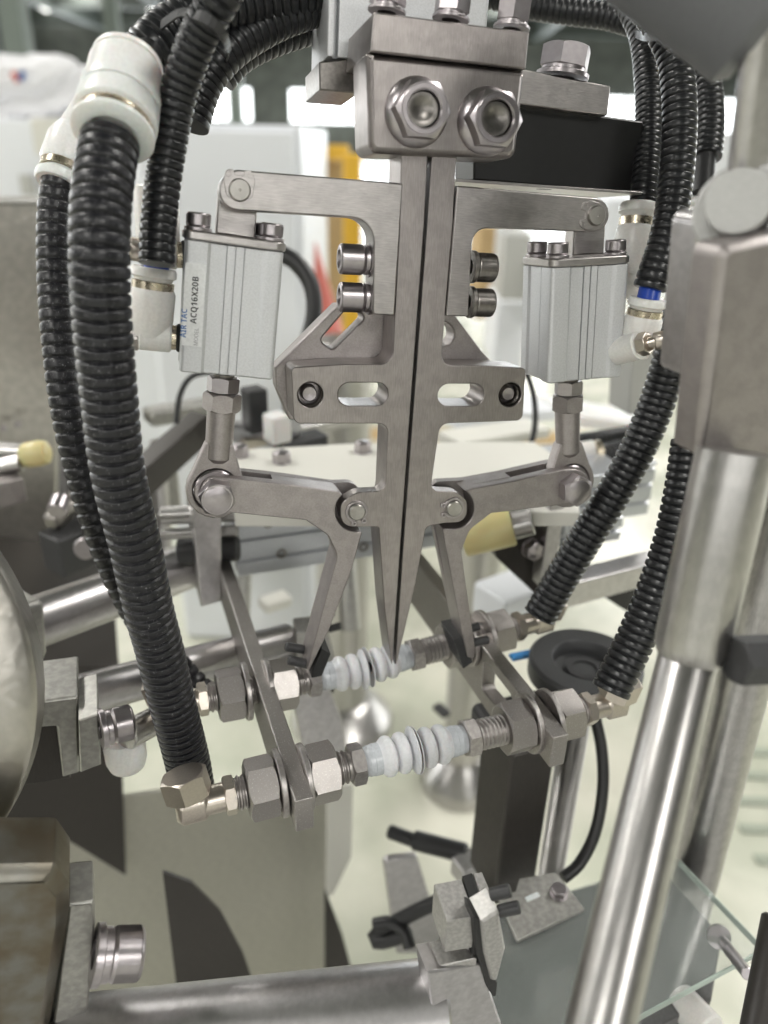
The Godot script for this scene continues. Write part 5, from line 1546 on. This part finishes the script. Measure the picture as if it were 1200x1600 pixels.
	plate(s, Transform3D.IDENTITY, [Vector3(-351.49, -139.48, 0), Vector3(-111.61, -209.92, 1.15), Vector3(-128.57, -385.15, 0), Vector3(-158.72, -340.66, 0), Vector3(-394.37, -260.85, 0)], -173.48 - 620.0, -173.48, [], 1.0, 1.0)
	part("machine_body", s, M.dark_sheet, o)
	for q in [Vector3(-157.17, -100.94, -313.79), Vector3(-166.4, -103.46, -315.87)]:
		s = Sh.new()
		rod(s, q, q + Vector3(0, 0, 3), 2.2, 0.5)
		part("rivet", s, M.bolt, o)
	o = thing("toggle_clamp", "steel clamp handle with a pale yellow plastic tip at the left edge", "clamp handle", FW, Vector3(-144.17, -75.88, -185.89))
	s = Sh.new()
	rod(s, Vector3(-162.6, -73.3, -193.95), Vector3(-137.72, -74.54, -184.22), 4.2, 0.6)
	rod(s, Vector3(-163.73, -83, -187), Vector3(-143.17, -78.67, -181.71), 4.6, 0.6)
	part("handle_rod", s, M.tube, o)
	s = Sh.new()
	lathe(s, along(Vector3(-142.37, -76.43, -184.94), Vector3(-129.55, -74.35, -181.32) - Vector3(-142.37, -76.43, -184.94)), [Vector2(0, 0), Vector2(5.6, 0), Vector2(6.6, 2), Vector2(6.8, 9), Vector2(6.0, 12.5), Vector2(3.5, 14), Vector2(0, 14.2)], 32)
	part("plastic_tip", s, M.yellow, o)
	s = Sh.new()
	block(s, Transform3D(Basis(Vector3.UP, 0.4), Vector3(-152.82, -90.84, -176.59)), Vector3(16, 14, 14), 0.8)
	part("clamp_block", s, M.blast, o)
	o = thing("pivot_clamp", "black clamp block with a steel screw beside the thinner dusty hose", "clamp", FW, Vector3(-126.7, -129.28, -151.92))
	s = Sh.new()
	beam(s, Vector3(-134.66, -120.42, -153.49), Vector3(-107.58, -120.23, -173.27), 18, 22, 1.0)
	part("clamp_body", s, M.black_part, o)
	s = Sh.new()
	beam(s, Vector3(-132.87, -104.25, -157.63), Vector3(-112.79, -99.01, -186.13), 10, 9, 2.0)
	part("clamp_lever", s, M.stud, o)
	for q in [[Vector3(-127.92, -93.54, -147.15), Vector3(-125.24, -90.37, -154.9), 5.0], [Vector3(-114.97, -111.87, -142.41), Vector3(-117.14, -109.77, -134.83), 5.5]]:
		s = Sh.new()
		rod(s, q[0], q[1], q[2], 0.6)
		part("clamp_screw", s, M.bolt, o)
	o = thing("hub_tube", "satin steel tube slanting up from the round hub behind the dusty hoses", "tube", FW, Vector3(-133.84, -102.03, -62.1))
	s = Sh.new()
	rod(s, Vector3(-142.42, -99.88, -54.51), Vector3(-65.49, -110.82, -105.92), 10.6, 0.8, 40)
	part("tube", s, M.satin, o)
	s = Sh.new()
	block(s, along(Vector3(-140.51, -95.3, -51.44), Vector3(-65.49, -110.82, -105.92) - Vector3(-142.42, -99.88, -54.51)), Vector3(24, 26, 12), 2.0, 3.0)
	part("collar", s, M.dull, o)


func more_behind() -> void:
	# ribbed aluminium body on the right, dark wedge below it, rods and blocks in the gaps
	var a: Vector3 = Vector3(106.24, -67.42, -57.21)
	var b: Vector3 = Vector3(100.8, -105.72, -39.42)
	var c: Vector3 = Vector3(140.38, -102.64, -26.52)
	var tall := a.y - b.y
	var prof := [Vector3(-30, b.y, 0.5), Vector3(0, b.y, 0.8)]
	for k in [0.12, 0.34, 0.56, 0.78]:
		var y: float = b.y + tall * k
		prof += [Vector3(0, y, 0.4), Vector3(-2.0, y + 0.7, 0.3), Vector3(-2.0, y + 2.6, 0.3), Vector3(0.8, y + 3.3, 0.4)]
	prof += [Vector3(0.3, a.y, 0.8), Vector3(-30, a.y, 0.5)]
	var s := Sh.new()
	plate(s, Transform3D(Basis(Vector3.BACK, Vector3.UP, Vector3.RIGHT), Vector3(0, 0, a.z)), prof, a.x, c.x, [], 0.4, 0.4)
	single("ribbed_body", s, M.alu_far, "ribbed silver aluminium body behind the slanting right hose", "linear slide", FW, Vector3((a.x + c.x) / 2, b.y, a.z))
	s = Sh.new()
	plate(s, Transform3D.IDENTITY, [Vector3(118.38, -124.56, 0), Vector3(156.5, -125.28, 0), Vector3(160.01, -154.7, 0), Vector3(144.2, -144.22, 0)], -51.77 - 12.0, -51.77, [], 0.4, 0.4)
	single("wedge_block", s, M.black, "black wedge-shaped block between the two right hoses", "block", FW, Vector3(140.9, -141.16, -47.87))
	for q in [[Vector3(-72.84, -93.56, -233.49), Vector3(-75.68, -195.22, -241.22), 5.0, M.satin, "satin upright rod left of the end plate"], [Vector3(-28.7, -157.15, -196.35), Vector3(-37.34, -202.17, -176.26), 4.6, M.dull, "short upright rod under the left end of the slide"], [Vector3(39.78, -179, -207.34), Vector3(36.69, -223.76, -185.36), 7.0, M.dull, "upright steel rod behind the left finger"]]:
		s = Sh.new()
		rod(s, q[0], q[1], q[2], 0.6)
		single("upright_rod", s, q[3], q[4], "rod", FW, q[1], "upright rods behind the cups")
	for q in [[Vector3(-2.57, -229.08, -244.32), Vector3(22, 9, 14), M.paint_cream, "pale block lying under the left end of the slide"], [Vector3(-73.33, -130.55, -250.07), Vector3(20, 30, 20), M.dull, "grey block behind the thick hose beside the guide rods"], [Vector3(-70.23, -135.08, -151.94), Vector3(16, 16, 16), M.dull, "grey block beside the foot of the end plate"], [Vector3(45.18, -108.74, -288.97), Vector3(90, 8, 30), M.satin, "flat steel bar lying behind the shank of the jaws"], [Vector3(115.52, -324.54, -199.16), Vector3(9, 6, 14), M.black_part, "tiny dark scrap on the floor between the cups"], [Vector3(124.29, -180.58, -128.26), Vector3(40, 22, 30), M.paint_white, "white rounded cover behind the black handwheel"], [Vector3(-47.32, -85.13, -264.01), Vector3(60, 10, 16), M.dull, "grey bar behind the left rod end"]]:
		s = Sh.new()
		block(s, Transform3D(Basis(Vector3.UP, 0.25), q[0]), q[1], 1.5, 3.0)
		single("machine_block", s, q[2], q[3], "block", FW, q[0], "small machine blocks in the background")


func lower_station() -> void:
	var TY := Transform3D(Basis(Vector3.RIGHT, Vector3.BACK, Vector3.UP), Vector3.ZERO)
	var s := Sh.new()
	var o: Node3D
	# round hub at the left edge
	o = thing("round_hub", "large round pale hub plate cut off by the left edge", "hub", FW, Vector3(-193.29, -54.11, 33.42))
	lathe(s, along(Vector3(-196.46, -58.21, 27.27), Vector3(-0.16, 0.35, 1)), [Vector2(0, -12), Vector2(72.5, -12), Vector2(74, -10), Vector2(74, -1.5), Vector2(72.5, 0), Vector2(60, 0.6), Vector2(0, 0.6)], 160)
	part("hub_plate", s, M.sheet, o)
	# arm with clamp block, screw and roller
	o = thing("arm_clamp", "rounded steel clamp block with a knurled screw beside the round hub", "clamp", FW, Vector3(-124.53, -113.37, 18.17))
	s = Sh.new()
	plate(s, Transform3D.IDENTITY, [Vector3(-137.59, -88.36, 0.41), Vector3(-116.84, -89.55, 0.63), Vector3(-121.01, -121.55, 0.44), Vector3(-126.42, -122.2, 0.44), Vector3(-125.07, -100.16, 0.42), Vector3(-139.26, -97.83, 0)], 8.54 - 24.0, 8.54, [], 0.8, 1.5)
	part("clamp_body", s, M.dull, o)
	s = Sh.new()
	plate(s, Transform3D.IDENTITY, [Vector3(-117.29, -93.45, 0.2), Vector3(-111.05, -92.5, 0.41), Vector3(-113.07, -113.7, 0.43), Vector3(-119.87, -115.01, 0.21)], 15.29 - 22.0, 15.29 + 0.6, [], 0.6, 0.6)
	part("clamp_jaw", s, M.dull, o)
	cap_screw(o, along(Vector3(-111.31, -96.97, 18.09), Vector3(-101.45, -97.78, 16.2) - Vector3(-111.31, -96.97, 18.09)), 5.8, 6.8, M.bolt, 2)
	s = Sh.new()
	plate(s, Transform3D.IDENTITY, [Vector3(-138.97, -102.47, 0), Vector3(-124.25, -104.33, 0), Vector3(-124.94, -128.37, 0), Vector3(-143.18, -126.75, 0)], 2.53 - 6.0, 2.53, [], 0.3, 0.3)
	part("recess_dark_plate", s, M.dark_sheet, o)  # dark sheet filling the dark recess of the clamp block
	s = Sh.new()
	rod(s, Vector3(-120.96, -114.59, -24.87), Vector3(-32.19, -131.57, -59.35), 8.0, 0.8, 40)
	single("arm_tube", s, M.satin, "far satin steel tube running behind the cups to the far clamp", "tube", FW, Vector3(-79.93, -124.45, -42.63), "arm tubes of the turntable")
	s = Sh.new()
	rod(s, Vector3(-104.5, -109.23, 9.16), Vector3(-72.41, -119.6, -18.72), 5.0, 0.5, 32)
	single("arm_tube", s, M.tube, "thin shiny tube next to the knurled screw behind the hose", "tube", FW, Vector3(-90.2, -114.27, -4.3), "arm tubes of the turntable")
	s = Sh.new()
	lathe(s, along(Vector3(-105.61, -113.49, 3.85), Vector3(0, -1, 0)), [Vector2(0, 0), Vector2(6.8, 0), Vector2(7.2, 1), Vector2(7.1, 10), Vector2(6.2, 13), Vector2(4, 14.6), Vector2(0, 15)], 40)
	single("plastic_cap", s, M.milky, "milky plastic cap hanging under the arm tube by the knurled screw", "cap", FW, Vector3(-106.63, -125.12, 9.48))
	# near arm: block, plate, screw, tube
	o = thing("arm_block", "olive brown steel block with a sloped rim in the lower left corner", "block", FW, Vector3(-135.76, -133.49, 83.62))
	s = Sh.new()
	plate(s, Transform3D.IDENTITY, [Vector3(-144.93, -80.33, 0), Vector3(-122.12, -88.44, 1.26), Vector3(-119.81, -96.77, 0.97), Vector3(-121.28, -106.76, 0), Vector3(-138.57, -170.58, 0), Vector3(-160.59, -156.75, 0)], 78.32 - 20.0, 78.32, [], 3.2, 2.0)
	part("block_body", s, M.olive, o)
	s = Sh.new()
	plate(s, Transform3D.IDENTITY, [Vector3(-120.98, -104.45, 0.17), Vector3(-115.2, -105.66, 0.34), Vector3(-115.74, -113.22, 0), Vector3(-128.87, -182.36, 0), Vector3(-138.26, -176.46, 0)], 75.23 - 14.0, 75.23, [], 0.7, 0.7)
	part("side_plate", s, M.dull, o)
	cap_screw(o, along(Vector3(-117.42, -121.74, 78.34), Vector3(-105.42, -125.8, 78.91) - Vector3(-117.42, -121.74, 78.34)), 7.0, 8.2, M.bolt, 2)
	s = Sh.new()
	rod(s, Vector3(-132.5, -161.3, 73.13), Vector3(-23.41, -152.28, 103.66), 12.0, 0.8, 56)
	single("arm_tube", s, M.satin, "thick satin steel tube along the bottom edge with dust specks", "tube", FW, Vector3(-77.61, -157.16, 88.71), "arm tubes of the turntable")
	# bag clamp at the tube's end
	var top: float = -111.72
	var mid: float = -127.98
	o = thing("bag_clamp", "near bag clamp: two bead blasted jaws with black rubber at the bottom tube's end", "clamp", FW, Vector3(-22.81, -121.25, 104.43), "bag clamps on the arm tubes")
	s = Sh.new()
	plate(s, TY, [Vector3(-26.17, 94.36, 0.18), Vector3(-18.05, 95.11, 0.18), Vector3(-19.46, 107.22, 0.17), Vector3(-27.19, 106.01, 0.34)], top - 13.0, top, [], 0.4, 0.3)
	plate(s, TY, [Vector3(-32.44, 100.22, 0.36), Vector3(-22.1, 99.02, 0), Vector3(-18.13, 108.42, 0.18), Vector3(-31.56, 106.96, 0.35)], mid - 5.0, mid, [], 0.4, 0.3)
	part("fixed_jaw", s, M.cast, o)
	s = Sh.new()
	plate(s, TY, [Vector3(-14.4, 94.56, 0.18), Vector3(-11.51, 94.85, 0.18), Vector3(-12.69, 107.49, 0.17), Vector3(-16.52, 108.22, 0.17)], top - 12.0, top, [], 0.5, 0.3)
	var w0: Vector3 = Vector3(-15.03, -124.87, 110.32)
	plate(s, Transform3D.IDENTITY, [Vector3(-19.63, -109.67, 0.34), Vector3(-14.58, -107.32, 0.17), Vector3(-10.72, -124.72, 0.53), Vector3(-12.01, -138.04, 0.91), Vector3(-14.12, -136.98, 0.54), Vector3(-17.47, -123.72, 0.7)], 110.71 - 8.0, 110.71, [], 0.8, 0.4)
	part("moving_jaw", s, M.cast, o)
	s = Sh.new()
	plate(s, TY, [Vector3(-17.61, 94.6, 0), Vector3(-14.57, 94.5, 0), Vector3(-16.68, 108.16, 0), Vector3(-19.63, 107.57, 0)], top - 16.0, top + 0.3, [], 0.3, 0.3)
	plate(s, Transform3D.IDENTITY, [Vector3(-21.37, -107.66, 0), Vector3(-18.91, -110.25, 0), Vector3(-16.84, -125.38, 0), Vector3(-11.21, -141.04, 0.37), Vector3(-11.09, -148.76, 0.56), Vector3(-14.69, -140.73, 0), Vector3(-19.36, -123.12, 0)], 110.12 - 7.0, 110.12 - 0.5, [], 0.3, 0.3)
	part("rubber_insert", s, M.rubber, o)
	for q in [[Vector3(-15.93, -104.16, 107.58), Vector3(-11.06, -102.09, 109.49)], [Vector3(-13.04, -111.69, 107.8), Vector3(-7.74, -109.58, 109.83)]]:
		s = Sh.new()
		rod(s, q[0], q[1], 1.75, 0.3, 20)
		part("jaw_screw", s, M.black_part, o)
	s = Sh.new()
	plate(s, Transform3D.IDENTITY, [Vector3(-33.17, -126.94, 0), Vector3(-16.71, -131.09, 0), Vector3(-7.07, -164.02, 0), Vector3(-3.89, -196.21, 0), Vector3(-25.75, -182.66, 0)], 108.46 - 9.0, 108.46, [], 0.6, 0.4)
	part("lower_facet", s, M.satin, o)
	var far := o.duplicate()
	far.name = numbered("bag_clamp")
	add_child(far, true)
	far.position = (Vector3(-26.14, -131.67, -52.36)) * MM
	far.set_meta("label", "far bag clamp half hidden behind the left finger's black pad screws")
	# thin dark fins and pale strip of the chute below
	for q in [[[Vector3(-101.05, -247.95, 0.62), Vector3(-88.06, -260.42, 6.39), Vector3(-75.68, -287.13, 13.3), Vector3(-66.25, -324.88, 13.95), Vector3(-57.62, -380.42, 0), Vector3(-103.17, -356.13, 0)], -50.58, M.dark_sheet, "dark sheet fin with a curved right edge above the bottom tube"], [[Vector3(-3.35, -375.4, 0), Vector3(0.06, -389.43, 3.46), Vector3(8.55, -426.09, 8.97), Vector3(21.89, -504.98, 0), Vector3(-4.8, -491.13, 0)], -112.85, M.dark_sheet, "small dark sheet fin left of the black cables"]]:
		s = Sh.new()
		plate(s, Transform3D.IDENTITY, q[0], q[1] - 2.5, q[1], [], 0.3, 0.3)
		single("sheet_fin", s, q[2], q[3], "sheet fin", FW, Vector3.ZERO, "dark sheet metal fins below the cups")
	s = Sh.new()
	plate(s, Transform3D.IDENTITY, [Vector3(4.67, -306.03, 0), Vector3(22.18, -308.25, 0), Vector3(21.05, -376.38, 8.95), Vector3(7.31, -410.08, 0), Vector3(2.6, -408.14, 0)], -132.32 - 2.5, -132.32, [], 0.3, 0.3)
	single("sheet_strip", s, M.paint_cream, "narrow pale upright strip below the near suction cups", "strip", FW, Vector3(8.3, -394.57, -119.41))
	s = Sh.new()
	plate(s, Transform3D.IDENTITY, [Vector3(-189.79, -322.89, 0), Vector3(-150.59, -316.51, 12.48), Vector3(-98.86, -322.6, 12.94), Vector3(-34.57, -338.51, 13.61), Vector3(17.38, -358.95, 1.42), Vector3(13.69, -681.1, 0), Vector3(-227.7, -541.32, 0)], -181.23 - 2.5, -181.23, [], 0.3, 0.3)
	single("chute_sheet", s, M.pale_sheet, "dull steel chute sheet behind the dark fin, below the left cups", "sheet", FW, Vector3(-76.51, -527.75, -140.85))
	# adjusting column: square pillar, threaded spindle, handwheel
	o = thing("handwheel", "round black handwheel with a recessed hub on the threaded spindle", "handwheel", FW, Vector3(82.8, -124.56, 5.14))
	s = Sh.new()
	lathe(s, along(Vector3(83.23, -123.32, 4.66), Vector3.UP), [Vector2(0, -10), Vector2(22.5, -10), Vector2(24.2, -8.6), Vector2(24.2, -1.5), Vector2(22.8, 0), Vector2(14.5, 0), Vector2(13.8, -0.8), Vector2(13.4, -6.5), Vector2(8.5, -6.8), Vector2(8.0, -5.4), Vector2(0, -5.2)], 72)
	part("wheel_rim", s, M.wheel, o)
	s = Sh.new()
	var hub: Vector3 = Vector3(83.23, -123.32, 4.66)
	ring(s, along(hub, Vector3.UP), 5.0, 8.2, -5.6, -4.2)
	part("hub", s, M.black_part, o)
	o = thing("adjusting_column", "dark square steel pillar with a threaded spindle under the handwheel", "column", FW, Vector3(46.59, -226.18, 26.6))
	s = Sh.new()
	var foot: Vector3 = Vector3(46.94, -227.46, 27.39)
	var px := foot.x + 1.0
	slab(s, Vector3(px - 10.5, foot.y - 6, foot.z - 26), Vector3(px + 10.5, hub.y - 20, foot.z), 1.5)
	part("pillar", s, M.dark_sheet, o)
	s = Sh.new()
	thread(s, along(Vector3(hub.x, foot.y - 40, hub.z), Vector3.UP), 6.4, 0.0, hub.y - foot.y + 32.0, 1.6)
	part("spindle", s, M.tube, o)
	s = Sh.new()
	slab(s, Vector3(px - 16, hub.y - 24, foot.z - 28), Vector3(hub.x + 12, hub.y - 14, hub.z + 10), 2)
	part("bearing_block", s, M.black_part, o)
	s = Sh.new()
	block(s, Transform3D(Basis.IDENTITY, Vector3(64.08, -131.43, -15.91)), Vector3(11, 2, 4), 0.3)
	single("blue_piece", s, M.bright_blue, "tiny bright blue plastic piece left of the black handwheel", "plastic piece", FW, Vector3(64.08, -131.43, -15.91))  # plain blue plastic, gives no light
	# foot plate and the clear guard over a dark tray
	s = Sh.new()
	o = thing("foot_plate", "small bare steel bracket plate with a slot and a screw at the column's foot", "plate", FW, Vector3(39.25, -193.29, 60.19))
	plate(s, TY, [Vector3(24.72, 49.36, 0), Vector3(32.6, 49.57, 0), Vector3(36.93, 44.78, 0), Vector3(52.43, 46.78, 0.53), Vector3(53.35, 52.18, 0), Vector3(54.51, 65.32, 0.5), Vector3(22.84, 68.7, 0.72)], -193.29 - 2.0, -193.29, [], 0.4, 0.4)
	part("plate_body", s, M.dull, o)
	hex_bolt(o, along(Vector3(48.33, -193.29, 56.07), Vector3.UP), 6.0, 2.2, M.bolt, 1)
	s = Sh.new()
	beam(s, Vector3(34.41, -193.06, 54.6), Vector3(40.53, -193.06, 53.94), 2.0, 0.6, 0.1)
	part("slot", s, M.milky, o)
	s = Sh.new()
	plate(s, TY, [Vector3(7.37, 36.93, 1.07), Vector3(114.03, 40.73, 1.76), Vector3(116.89, 78.13, 1.07), Vector3(94.56, 98.03, 0), Vector3(47.77, 101.69, 0), Vector3(25.43, 111.52, 0), Vector3(-28.77, 92.97, 0)], -220.29 - 8.0, -220.29, [], 0.6, 0.6)
	single("dark_tray", s, M.tray, "dark grey tray under the clear guard at the lower right", "tray", FW, Vector3(51.2, -234.51, 74.01))
	s = Sh.new()
	plate(s, TY, [Vector3(12.48, 53.24, 0.5), Vector3(107.68, 54.4, 3.82), Vector3(112.02, 98.55, 3.89), Vector3(40.66, 105.83, 0.88), Vector3(17.97, 117.68, 0), Vector3(-22.88, 103.72, 0)], -196.59 - 3.6, -196.59, [], 0.3, 0.3)
	var guard := single("clear_guard", s, M.acrylic, "clear acrylic guard plate with a rounded corner at the lower right", "guard plate", FW, Vector3(66.55, -200.94, 85.96))
	s = Sh.new()
	beam(s, Vector3(107.65, -196.59, 56.1) + Vector3(0, -1.8, 0), Vector3(111.72, -196.59, 96.27) + Vector3(0, -1.8, 0), 0.5, 3.2, 0.1)
	beam(s, Vector3(109.93, -196.59, 99.47) + Vector3(0, -1.8, 0), Vector3(41.08, -196.59, 105.97) + Vector3(0, -1.8, 0), 0.5, 3.2, 0.1)
	part("polished_edge", s, M.clear_edge, guard)
	s = Sh.new()
	rod(s, Vector3(103.15, -203.05, 88.61), Vector3(91.92, -187.44, 109.58), 2.2, 0.3, 20)
	lathe(s, along(Vector3(101.99, -201.28, 87.27), Vector3(91.92, -187.44, 109.58) - Vector3(103.15, -203.05, 88.61)), [Vector2(0, 0), Vector2(4.5, 0), Vector2(4.5, 1.6), Vector2(0, 1.6)], 28)
	single("guard_stud", s, M.bolt, "threaded stud with washer through the guard's right corner", "stud", FW, Vector3(99.73, -199.11, 97.15))
	o = thing("small_cylinder", "small pale cylinder with a square end seen under the clear guard", "pneumatic cylinder", FW, Vector3(88.51, -243.78, 80.61))
	s = Sh.new()
	rod(s, Vector3(79.86, -249.03, 74.24), Vector3(96.56, -233.26, 80.49), 6.0, 0.6)
	part("cylinder_body", s, M.alu, o)
	s = Sh.new()
	block(s, along(Vector3(97.72, -232.04, 80.29), Vector3(1, 0.3, 0.2)), Vector3(11, 11, 7), 0.6)
	part("end_block", s, M.paint_white, o)
	s = Sh.new()
	rod(s, Vector3(84.26, -223.65, 92.33), Vector3(85.65, -220.58, 107.82), 6.5, 0.6)
	part("hose_stub", s, M.white, o)
	s = Sh.new()
	rod(s, Vector3(91.74, -150.51, 116.48), Vector3(63.3, -179.64, 142.41), 8.0, 0.8, 36)
	single("dark_post", s, M.dark_sheet, "dark brown post in the lower right corner", "post", FW, Vector3(59.42, -176.26, 139.25))
	# black lever, bracket and looped cables below the cups
	o = thing("toggle_lever", "black plastic lever handle lying behind the near bag clamp", "lever", FW, Vector3(40.4, -270.66, -41.45))
	s = Sh.new()
	rod(s, Vector3(16.97, -264.29, -53.32), Vector3(32.38, -266.06, -40.84), 3.8, 1.2)
	rod(s, Vector3(28.05, -265.13, -44.1), Vector3(50.95, -262.18, -24.22), 5.2, 1.2)
	part("handle", s, M.black, o)
	s = Sh.new()
	block(s, Transform3D(Basis(Vector3.UP, 0.2), Vector3(51.64, -265.05, -18.94)), Vector3(20, 12, 12), 1)
	part("lever_base", s, M.satin, o)
	s = Sh.new()
	o = thing("hinge_bracket", "beige grey bracket plate with a screw below the near cups", "bracket", FW, Vector3(21.65, -314.75, -37.39))
	plate(s, Transform3D.IDENTITY, [Vector3(10.42, -270.8, 2.73), Vector3(29.72, -274.7, 2.79), Vector3(48.39, -347.52, 0), Vector3(53.79, -367.61, 0), Vector3(20.18, -351.79, 0)], -40.68 - 4.0, -40.68, [], 0.5, 0.5)
	part("bracket_plate", s, M.satin, o)
	hex_bolt(o, along(Vector3(22.87, -291.15, -46.76), Vector3(0, 0.2, 1)), 9, 3, M.stud, 1)
	single("cable", pipe([Vector3(29.83, -241.17, 10.46), Vector3(16.72, -252.26, 4.29), Vector3(2.92, -264.94, -1.32), Vector3(-7.27, -275.04, -4.57), Vector3(-6.65, -275.94, -1.51), Vector3(6.97, -266.11, 5.5)], 3.6), M.black, "thick black cable bending behind the near bag clamp", "cable", FW, Vector3(2.92, -264.94, -1.32), "smooth black tubes and cables")
	single("cable", pipe([Vector3(-7.5, -266.57, -4.3), Vector3(-0.58, -263.73, -0.86), Vector3(4.77, -265.34, 4.3), Vector3(5.57, -270.29, 9.51)], 3.2), M.black, "short hooked black cable left of the near bag clamp", "cable", FW, Vector3(4.77, -265.34, 4.3), "smooth black tubes and cables")


func frame_near() -> void:
	more_behind()
	# unseen machine bed below the view, placed to shade the lower floor
	var bed := Sh.new()
	slab(bed, Vector3(-700, -858, 40), Vector3(330, -430, 950), 6)
	single("unseen_machine_bed", bed, M.paint_grey, "unseen grey machine bed below the view, shading the lower floor", "machine bed", FW, Vector3(-180, -858, 500))
	var s := Sh.new()
	var o := thing("round_post", "blurred polished steel post with a stepped sleeve at the right", "post", FW, Vector3(-0.31, -69.33, 141.48))
	rod(s, Vector3(25.16, -29.14, 114.66), Vector3(-23.53, -85.67, 161.53), 6.6, 0.6, 64)
	part("lower_tube", s, M.tube, o)
	s = Sh.new()
	var a: Vector3 = Vector3(32.07, 16.72, 107.72)
	var b: Vector3 = Vector3(23.93, -30.55, 116.12)
	lathe(s, along(a, b - a), [Vector2(0, 0), Vector2(8.2, 0), Vector2(8.3, (b - a).length() - 4.6), Vector2(8.1, (b - a).length() - 2.8), Vector2(7.6, (b - a).length() - 1.3), Vector2(6.9, (b - a).length() - 0.3), Vector2(6.3, (b - a).length()), Vector2(0, (b - a).length())], 64)
	part("sleeve", s, M.tube, o)
	s = Sh.new()
	rod(s, Vector3(125.02, -30.17, 45.23), Vector3(128.46, -295.03, 50.68), 10.2, 0.6, 48)
	single("rear_post", s, M.tube, "satin steel post behind the blurred round post at the right edge", "post", FW, Vector3(128.46, -295.03, 50.68))
	o = thing("post_clamp", "big blurred steel clamp block on the round post at the right edge", "clamp", FW, Vector3(27.17, 15.13, 107.93))
	s = Sh.new()
	plate(s, Transform3D.IDENTITY, [Vector3(22.47, 58.34, 2.75), Vector3(49.27, 62.16, 0), Vector3(70.3, 4.06, 0), Vector3(27.5, 13.93, 0.85)], 101.81 - 9.0, 101.81, [], 1.6, 0.8)
	part("clamp_block", s, M.blast, o)
	s = Sh.new()
	plate(s, Transform3D.IDENTITY, [Vector3(29.63, 63.25, 2.75), Vector3(39.07, 63.19, 2.8), Vector3(43.28, 26.34, 2.78), Vector3(33.85, 26.57, 2.74)], 83.75 - 8.0, 83.75 + 4.0, [], 3.0, 1.0)
	part("clamp_lever", s, M.satin, o)
	s = Sh.new()
	lathe(s, along(Vector3(30.62, 66.06, 94.73), (Vector3(-13.11, 69.48, 142.05) - Vector3(30.62, 66.06, 94.73)).normalized() + Vector3(-0.1, 0.2, 0)), [Vector2(0, -6), Vector2(6.2, -6), Vector2(6.3, -0.2), Vector2(6.1, 0), Vector2(0, 0)], 56)
	lathe(s, along(Vector3(34.99, 64.09, 91.43), (Vector3(-13.11, 69.48, 142.05) - Vector3(30.62, 66.06, 94.73)).normalized() + Vector3(-0.1, 0.2, 0)), [Vector2(0, -8), Vector2(9.6, -8), Vector2(9.8, -2.5), Vector2(9.0, -1.6), Vector2(6.0, -1.6)], 56)
	part("clamp_knob", s, M.pivot_grey, o)
	s = Sh.new()
	beam(s, Vector3(30.75, 106.39, 91.71), Vector3(40, 63.41, 86.51), 9.0, 5.0, 1.5)
	part("link_rod", s, M.satin, o)
	s = Sh.new()
	rod(s, Vector3(14.61, 120.58, 66.64), Vector3(39.91, 100.3, 86.37), 16.5, 2.5, 72)
	single("thick_cylinder", s, M.knob_grey, "thick dark grey cylinder slanting across the upper right corner", "cylinder", FW, Vector3(39.91, 100.3, 86.37))
	s = Sh.new()
	hexagon(s, along(Vector3(27.47, -25.18, 125.3), Vector3(1, -0.1, 0.12), 0.2), 9.6, 0.0, 30.0, 0.0)
	single("hexagon_bar", s, M.black_part, "dark hexagonal bar end at the right edge", "bar", FW, Vector3(27.47, -25.18, 125.3))
